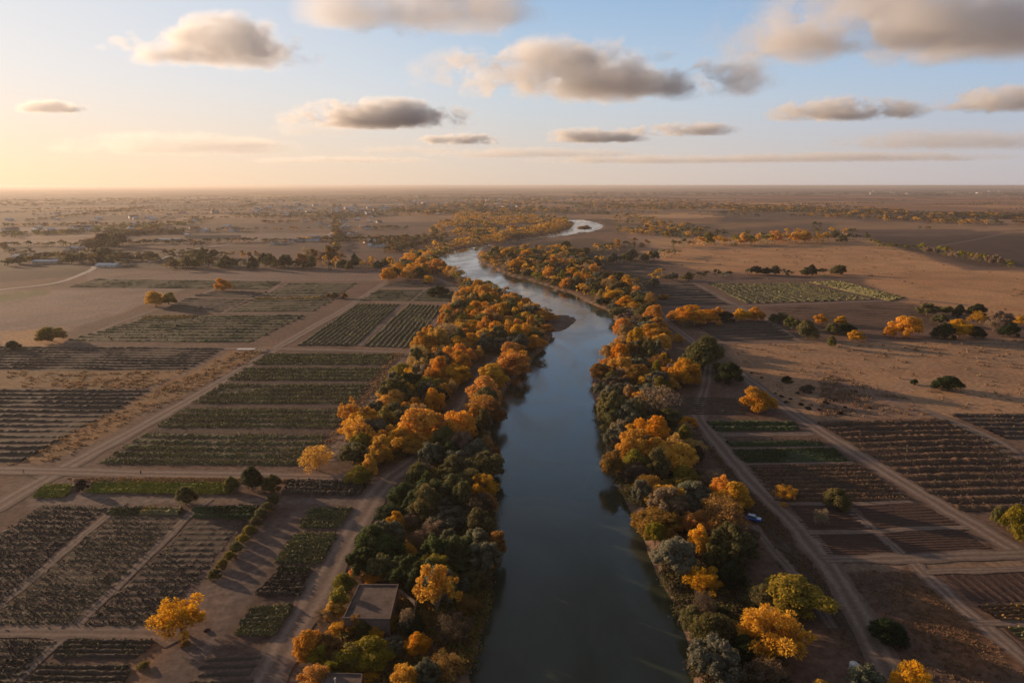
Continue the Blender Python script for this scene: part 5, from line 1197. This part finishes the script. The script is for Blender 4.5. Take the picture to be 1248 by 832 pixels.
shed(260,290,64,16,4,M['cream'],M['roof_grey'],'very long grey-brown shed left of the tree line'); shed(229,289,5,12,6,M['white'],M['sheet'],'white end building of the very long shed')
shed(30,315,22,12,4,M['white'],M['sheet'],'bright white-roofed shed at the far left edge', .06); shed(58,321,28,14,3.5,M['cream'],M['blue_sheet'],'bluish low shed beside the bend of the gravel road', .1)
shed(133,325,26,13,3,M['white'],M['blue_sheet'],'bluish shed nearest the gravel road, right of the bend', -.05); shed(128,320,16,10,3,M['cream'],M['blue_sheet'],'small bluish shed behind the nearest one')
shed(372,294,36,14,4,M['white'],M['blue_sheet'],'long pale shed beside the row of houses'); shed(462,301,26,13,4,M['white'],M['blue_sheet'],'long pale shed in the farmyard left of the woodland', -.2); shed(86,309,14,12,4,M['cream'],M['roof_grey'],'greyish barn in the hamlet among trees')
# ------------------------------------------------------------------ the blue car, boats, bits and pieces
def car(px, py, rz, label):
    x, y = g(px, py); e = empty('parked_car', (x, y, 0.08), rz); e.scale = (1.15, 1.15, 1.15)
    L_, W_ = 2.0, .85      # half length, half width
    prof = [(-2.0, .42, .78), (-1.95, .3, .86), (-1.2, .28, .92), (-.9, .28, .93), (.9, .28, .93), (1.3, .28, .92), (1.92, .3, .80), (2.0, .42, .68)]
    b = MB(); b.loft([[Vector((px_, -W_, z0)), Vector((px_, W_, z0)), Vector((px_, W_, (z0 + z1) / 2 + .1)), Vector((px_, W_ * .93, z1)), Vector((px_, -W_ * .93, z1)), Vector((px_, -W_, (z0 + z1) / 2 + .1))] for px_, z0, z1 in prof])
    b.build('body', M['car_blue'], e, True)
    c_ = MB(); c_.loft([[Vector((-1.75, -.76, .9)), Vector((1.05, -.76, .9)), Vector((1.05, .76, .9)), Vector((-1.75, .76, .9))], [Vector((-1.35, -.64, 1.42)), Vector((.3, -.64, 1.42)), Vector((.3, .64, 1.42)), Vector((-1.35, .64, 1.42))]])
    cb = c_.build('cabin', M['glass'], e); MB().box(-1.38, .34, -.66, .66, 1.42, 1.49, taper=.0).build('roof', M['car_white'], e, bevel=.02)
    MB().box(.45, 1.9, -.7, .7, .925, .95).build('bonnet', M['car_white'], e)
    for s in (-1, 1):
        MB().box(1.96, 2.03, s * .6 - .15, s * .6 + .15, .55, .7).build('headlight', M['metal'], e); MB().box(-2.03, -1.97, s * .62 - .13, s * .62 + .13, .6, .74).build('tail_light', M['lamp_red'], e)
        for wx in (-1.25, 1.25):
            w = MB(); w.tube([(wx, s * .70, .31), (wx, s * .88, .31)], [.31, .31], 18); wh = w.build('wheel', M['rubber'], e); r_ = MB(); r_.tube([(wx, s * .86, .31), (wx, s * .90, .31)], [.18, .17], 12); r_.build('rim', M['metal'], wh)
        MB().box(.62, .8, s * .88 - .08, s * .88 + .08, .9, 1.02).build('mirror', M['car_blue'], e)
    MB().box(2.0, 2.06, -.8, .8, .36, .52).build('bumper', M['rubber'], e)
    tag(e, label, 'car')
car(918, 634, R(-32), 'small blue car with pale roof parked beside the road near orange trees')
def boat(px, py, rz, mt, label, s=1):
    x, y = g(px, py, WZ); e = empty('rowing_boat', (x, y, WZ + .02), rz); e.scale = (s, s, s)
    xs = [-1.9, -1.5, -.6, .4, 1.3, 2.0]; hw = [.55, .68, .78, .74, .48, .05]; ht = [.5, .46, .44, .46, .54, .68]
    h_ = MB(); rings = []
    for x_, w_, t_ in zip(xs, hw, ht): rings.append([Vector((x_, -w_, t_)), Vector((x_, -w_ * .75, .05)), Vector((x_, 0, -.12)), Vector((x_, w_ * .75, .05)), Vector((x_, w_, t_)), Vector((x_, w_ * .88, t_ - .03)), Vector((x_, w_ * .6, .14)), Vector((x_, 0, .08)), Vector((x_, -w_ * .6, .14)), Vector((x_, -w_ * .88, t_ - .03))])
    h_.loft(rings).build('hull', mt, e, False)
    for x_ in (-1.1, .3): MB().box(x_ - .12, x_ + .12, -.62, .62, .3, .34).build('seat', M['wood'], e)
    tag(e, label, 'boat')
boat(599, 580, R(75), M['white'], 'small white boat at the left bank beside the overhanging golden tree', .9)
boat(753, 593, R(-50), M['stone'], 'small grey boat below the right bank near the brownish grey tree', .9)
def slab(px, py, w, l, h, name, mt, label, cat, rz=0):
    x, y = g(px, py); m_ = Matrix.Translation((x, y, 0)) @ Matrix.Rotation(rz, 4, 'Z'); b = MB().box(-w / 2, w / 2, -l / 2, l / 2, 0, h, m_, .1)
    tag(b.build(name, mt), label, cat)
slab(300, 426, 11, 4, .5, 'concrete_slab', M['white'], 'pale concrete slab where the cross track meets the diagonal road', 'slab')
slab(318, 427.5, 8, 2.5, .4, 'concrete_slab', M['stone'], 'duller concrete slab right of the pale one on the cross track', 'slab')
# white tank behind the orange tree at the bottom right
x, y = g(1040, 816); t = MB(); t.tube([(x, y, 0), (x, y, 1.6), (x, y, 1.9)], [.9, .9, .35], 16); tag(t.build('water_tank', M['sheet']), 'white water tank behind the orange tree at the bottom right', 'tank')
# heap of sticks and stones by the ditch
x, y = g(947, 668); hp = empty('debris_heap', (x, y, 0)); b = MB()
for k in range(26):
    a = random.uniform(0, 6.28); r0 = random.uniform(0, 1.0); q = Vector((math.cos(a) * r0, math.sin(a) * r0, .1 + random.uniform(0, .35))); d_ = Vector((random.uniform(-1, 1), random.uniform(-1, 1), random.uniform(-.1, .25))) * .8; b.tube([q - d_, q, q + d_ + Vector((0, 0, .1))], [.05, .06, .02], 5)
b.build('branches', M['bark'], hp)
for k in range(5):
    v_, f_ = ICO1 if False else ico(1); c_ = np.array((random.uniform(-1.2, 1.2), random.uniform(-1, 1), .12)); me = mesh_np('stone', v_ * np.array((.32, .26, .2)) * random.uniform(.7, 1.3) * (0.8 + .4 * vnoise(v_, 2, k))[:, None] + c_, f_); link('stone', me, hp, M['stone'])
tag(hp, 'small dark heap of branches with pale stones beside the ditch', 'debris heap')
# ------------------------------------------------------------------ two people on the crossing road
def person(px, py, rz, pose, label):
    x, y = g(px, py)
    J = {'hip': (0, 0, .95), 'chest': (0.02, 0, 1.3), 'neck': (.03, 0, 1.5), 'head': (.05, 0, 1.62), 'crown': (.06, 0, 1.76)}
    st = .22 if pose == 'walk' else .06
    E = [('hip', 'chest'), ('chest', 'neck'), ('neck', 'head'), ('head', 'crown')]; rad = {'hip': .15, 'chest': .17, 'neck': .065, 'head': .1, 'crown': .07}
    for s, nm in ((1, 'l'), (-1, 'r')):
        f = st * s
        J[nm + 'th'] = (0.0, .1 * s, .88); J[nm + 'kn'] = (f * .7 + .04, .11 * s, .5); J[nm + 'an'] = (f, .11 * s, .09); J[nm + 'to'] = (f + .17, .12 * s, .04)
        J[nm + 'sh'] = (.02, .2 * s, 1.43); J[nm + 'el'] = (-f * .5, .27 * s, 1.15) if pose == 'walk' or s < 0 else (.12, .26 * s, 1.17); J[nm + 'ha'] = (-f * .6 + .1, .27 * s, .9) if pose == 'walk' or s < 0 else (.38, .2 * s, 1.2)
        E += [('hip', nm + 'th'), (nm + 'th', nm + 'kn'), (nm + 'kn', nm + 'an'), (nm + 'an', nm + 'to'), ('chest', nm + 'sh'), (nm + 'sh', nm + 'el'), (nm + 'el', nm + 'ha')]
        rad.update({nm + 'th': .1, nm + 'kn': .065, nm + 'an': .045, nm + 'to': .04, nm + 'sh': .07, nm + 'el': .045, nm + 'ha': .038})
    ks = list(J); me = bpy.data.meshes.new('person'); me.from_pydata([J[k] for k in ks], [(ks.index(a), ks.index(b)) for a, b in E], []); o = link('person', me)
    md = o.modifiers.new('skin', 'SKIN'); sv = me.skin_vertices[0].data
    for i, k in enumerate(ks): sv[i].radius = (rad[k], rad[k]); sv[i].use_root = k == 'hip'
    o.modifiers.new('sub', 'SUBSURF').levels = 1; o.modifiers['sub'].render_levels = 2
    dg = bpy.context.evaluated_depsgraph_get(); me2 = bpy.data.meshes.new_from_object(o.evaluated_get(dg)); o.modifiers.clear(); o.data = me2
    me2.materials.clear()
    for mt in ('cloth_grey', 'cloth_dark', 'skin', 'dark'): me2.materials.append(M[mt])
    for p_ in me2.polygons:
        z = p_.center.z; r0 = abs(p_.center.y); p_.material_index = 3 if z > 1.68 or z < .07 else 2 if z > 1.49 or (r0 > .22 and z < .98) else 1 if z > .93 else 0; p_.use_smooth = True
    o.location = (x, y, .12); o.rotation_euler = (0, 0, rz); tag(o, label, 'person')
person(29, 577, R(200), 'walk', 'person in dark clothes walking on the crossing road near the left edge')
person(172, 579, R(-30), 'stand', 'person in dark top standing on the crossing road with one arm raised')
# ------------------------------------------------------------------ haze
mb = MB().box(-95000, 95000, -900, 99000, -6.5, 104)
hz = mb.build('haze', None); tag(hz, 'thin evening haze over the plain', kind='stuff')
m, n, out = mat('haze_air'); nb = NB(n)
pv = nb.n('ShaderNodeVolumePrincipled'); pv.inputs['Color'].default_value = (0.72, 0.66, 0.64, 1)
pv.inputs['Density'].default_value = HAZE; pv.inputs['Anisotropy'].default_value = 0.4
nb.l(pv.outputs[0], out.inputs['Volume']); hz.data.materials.append(m)
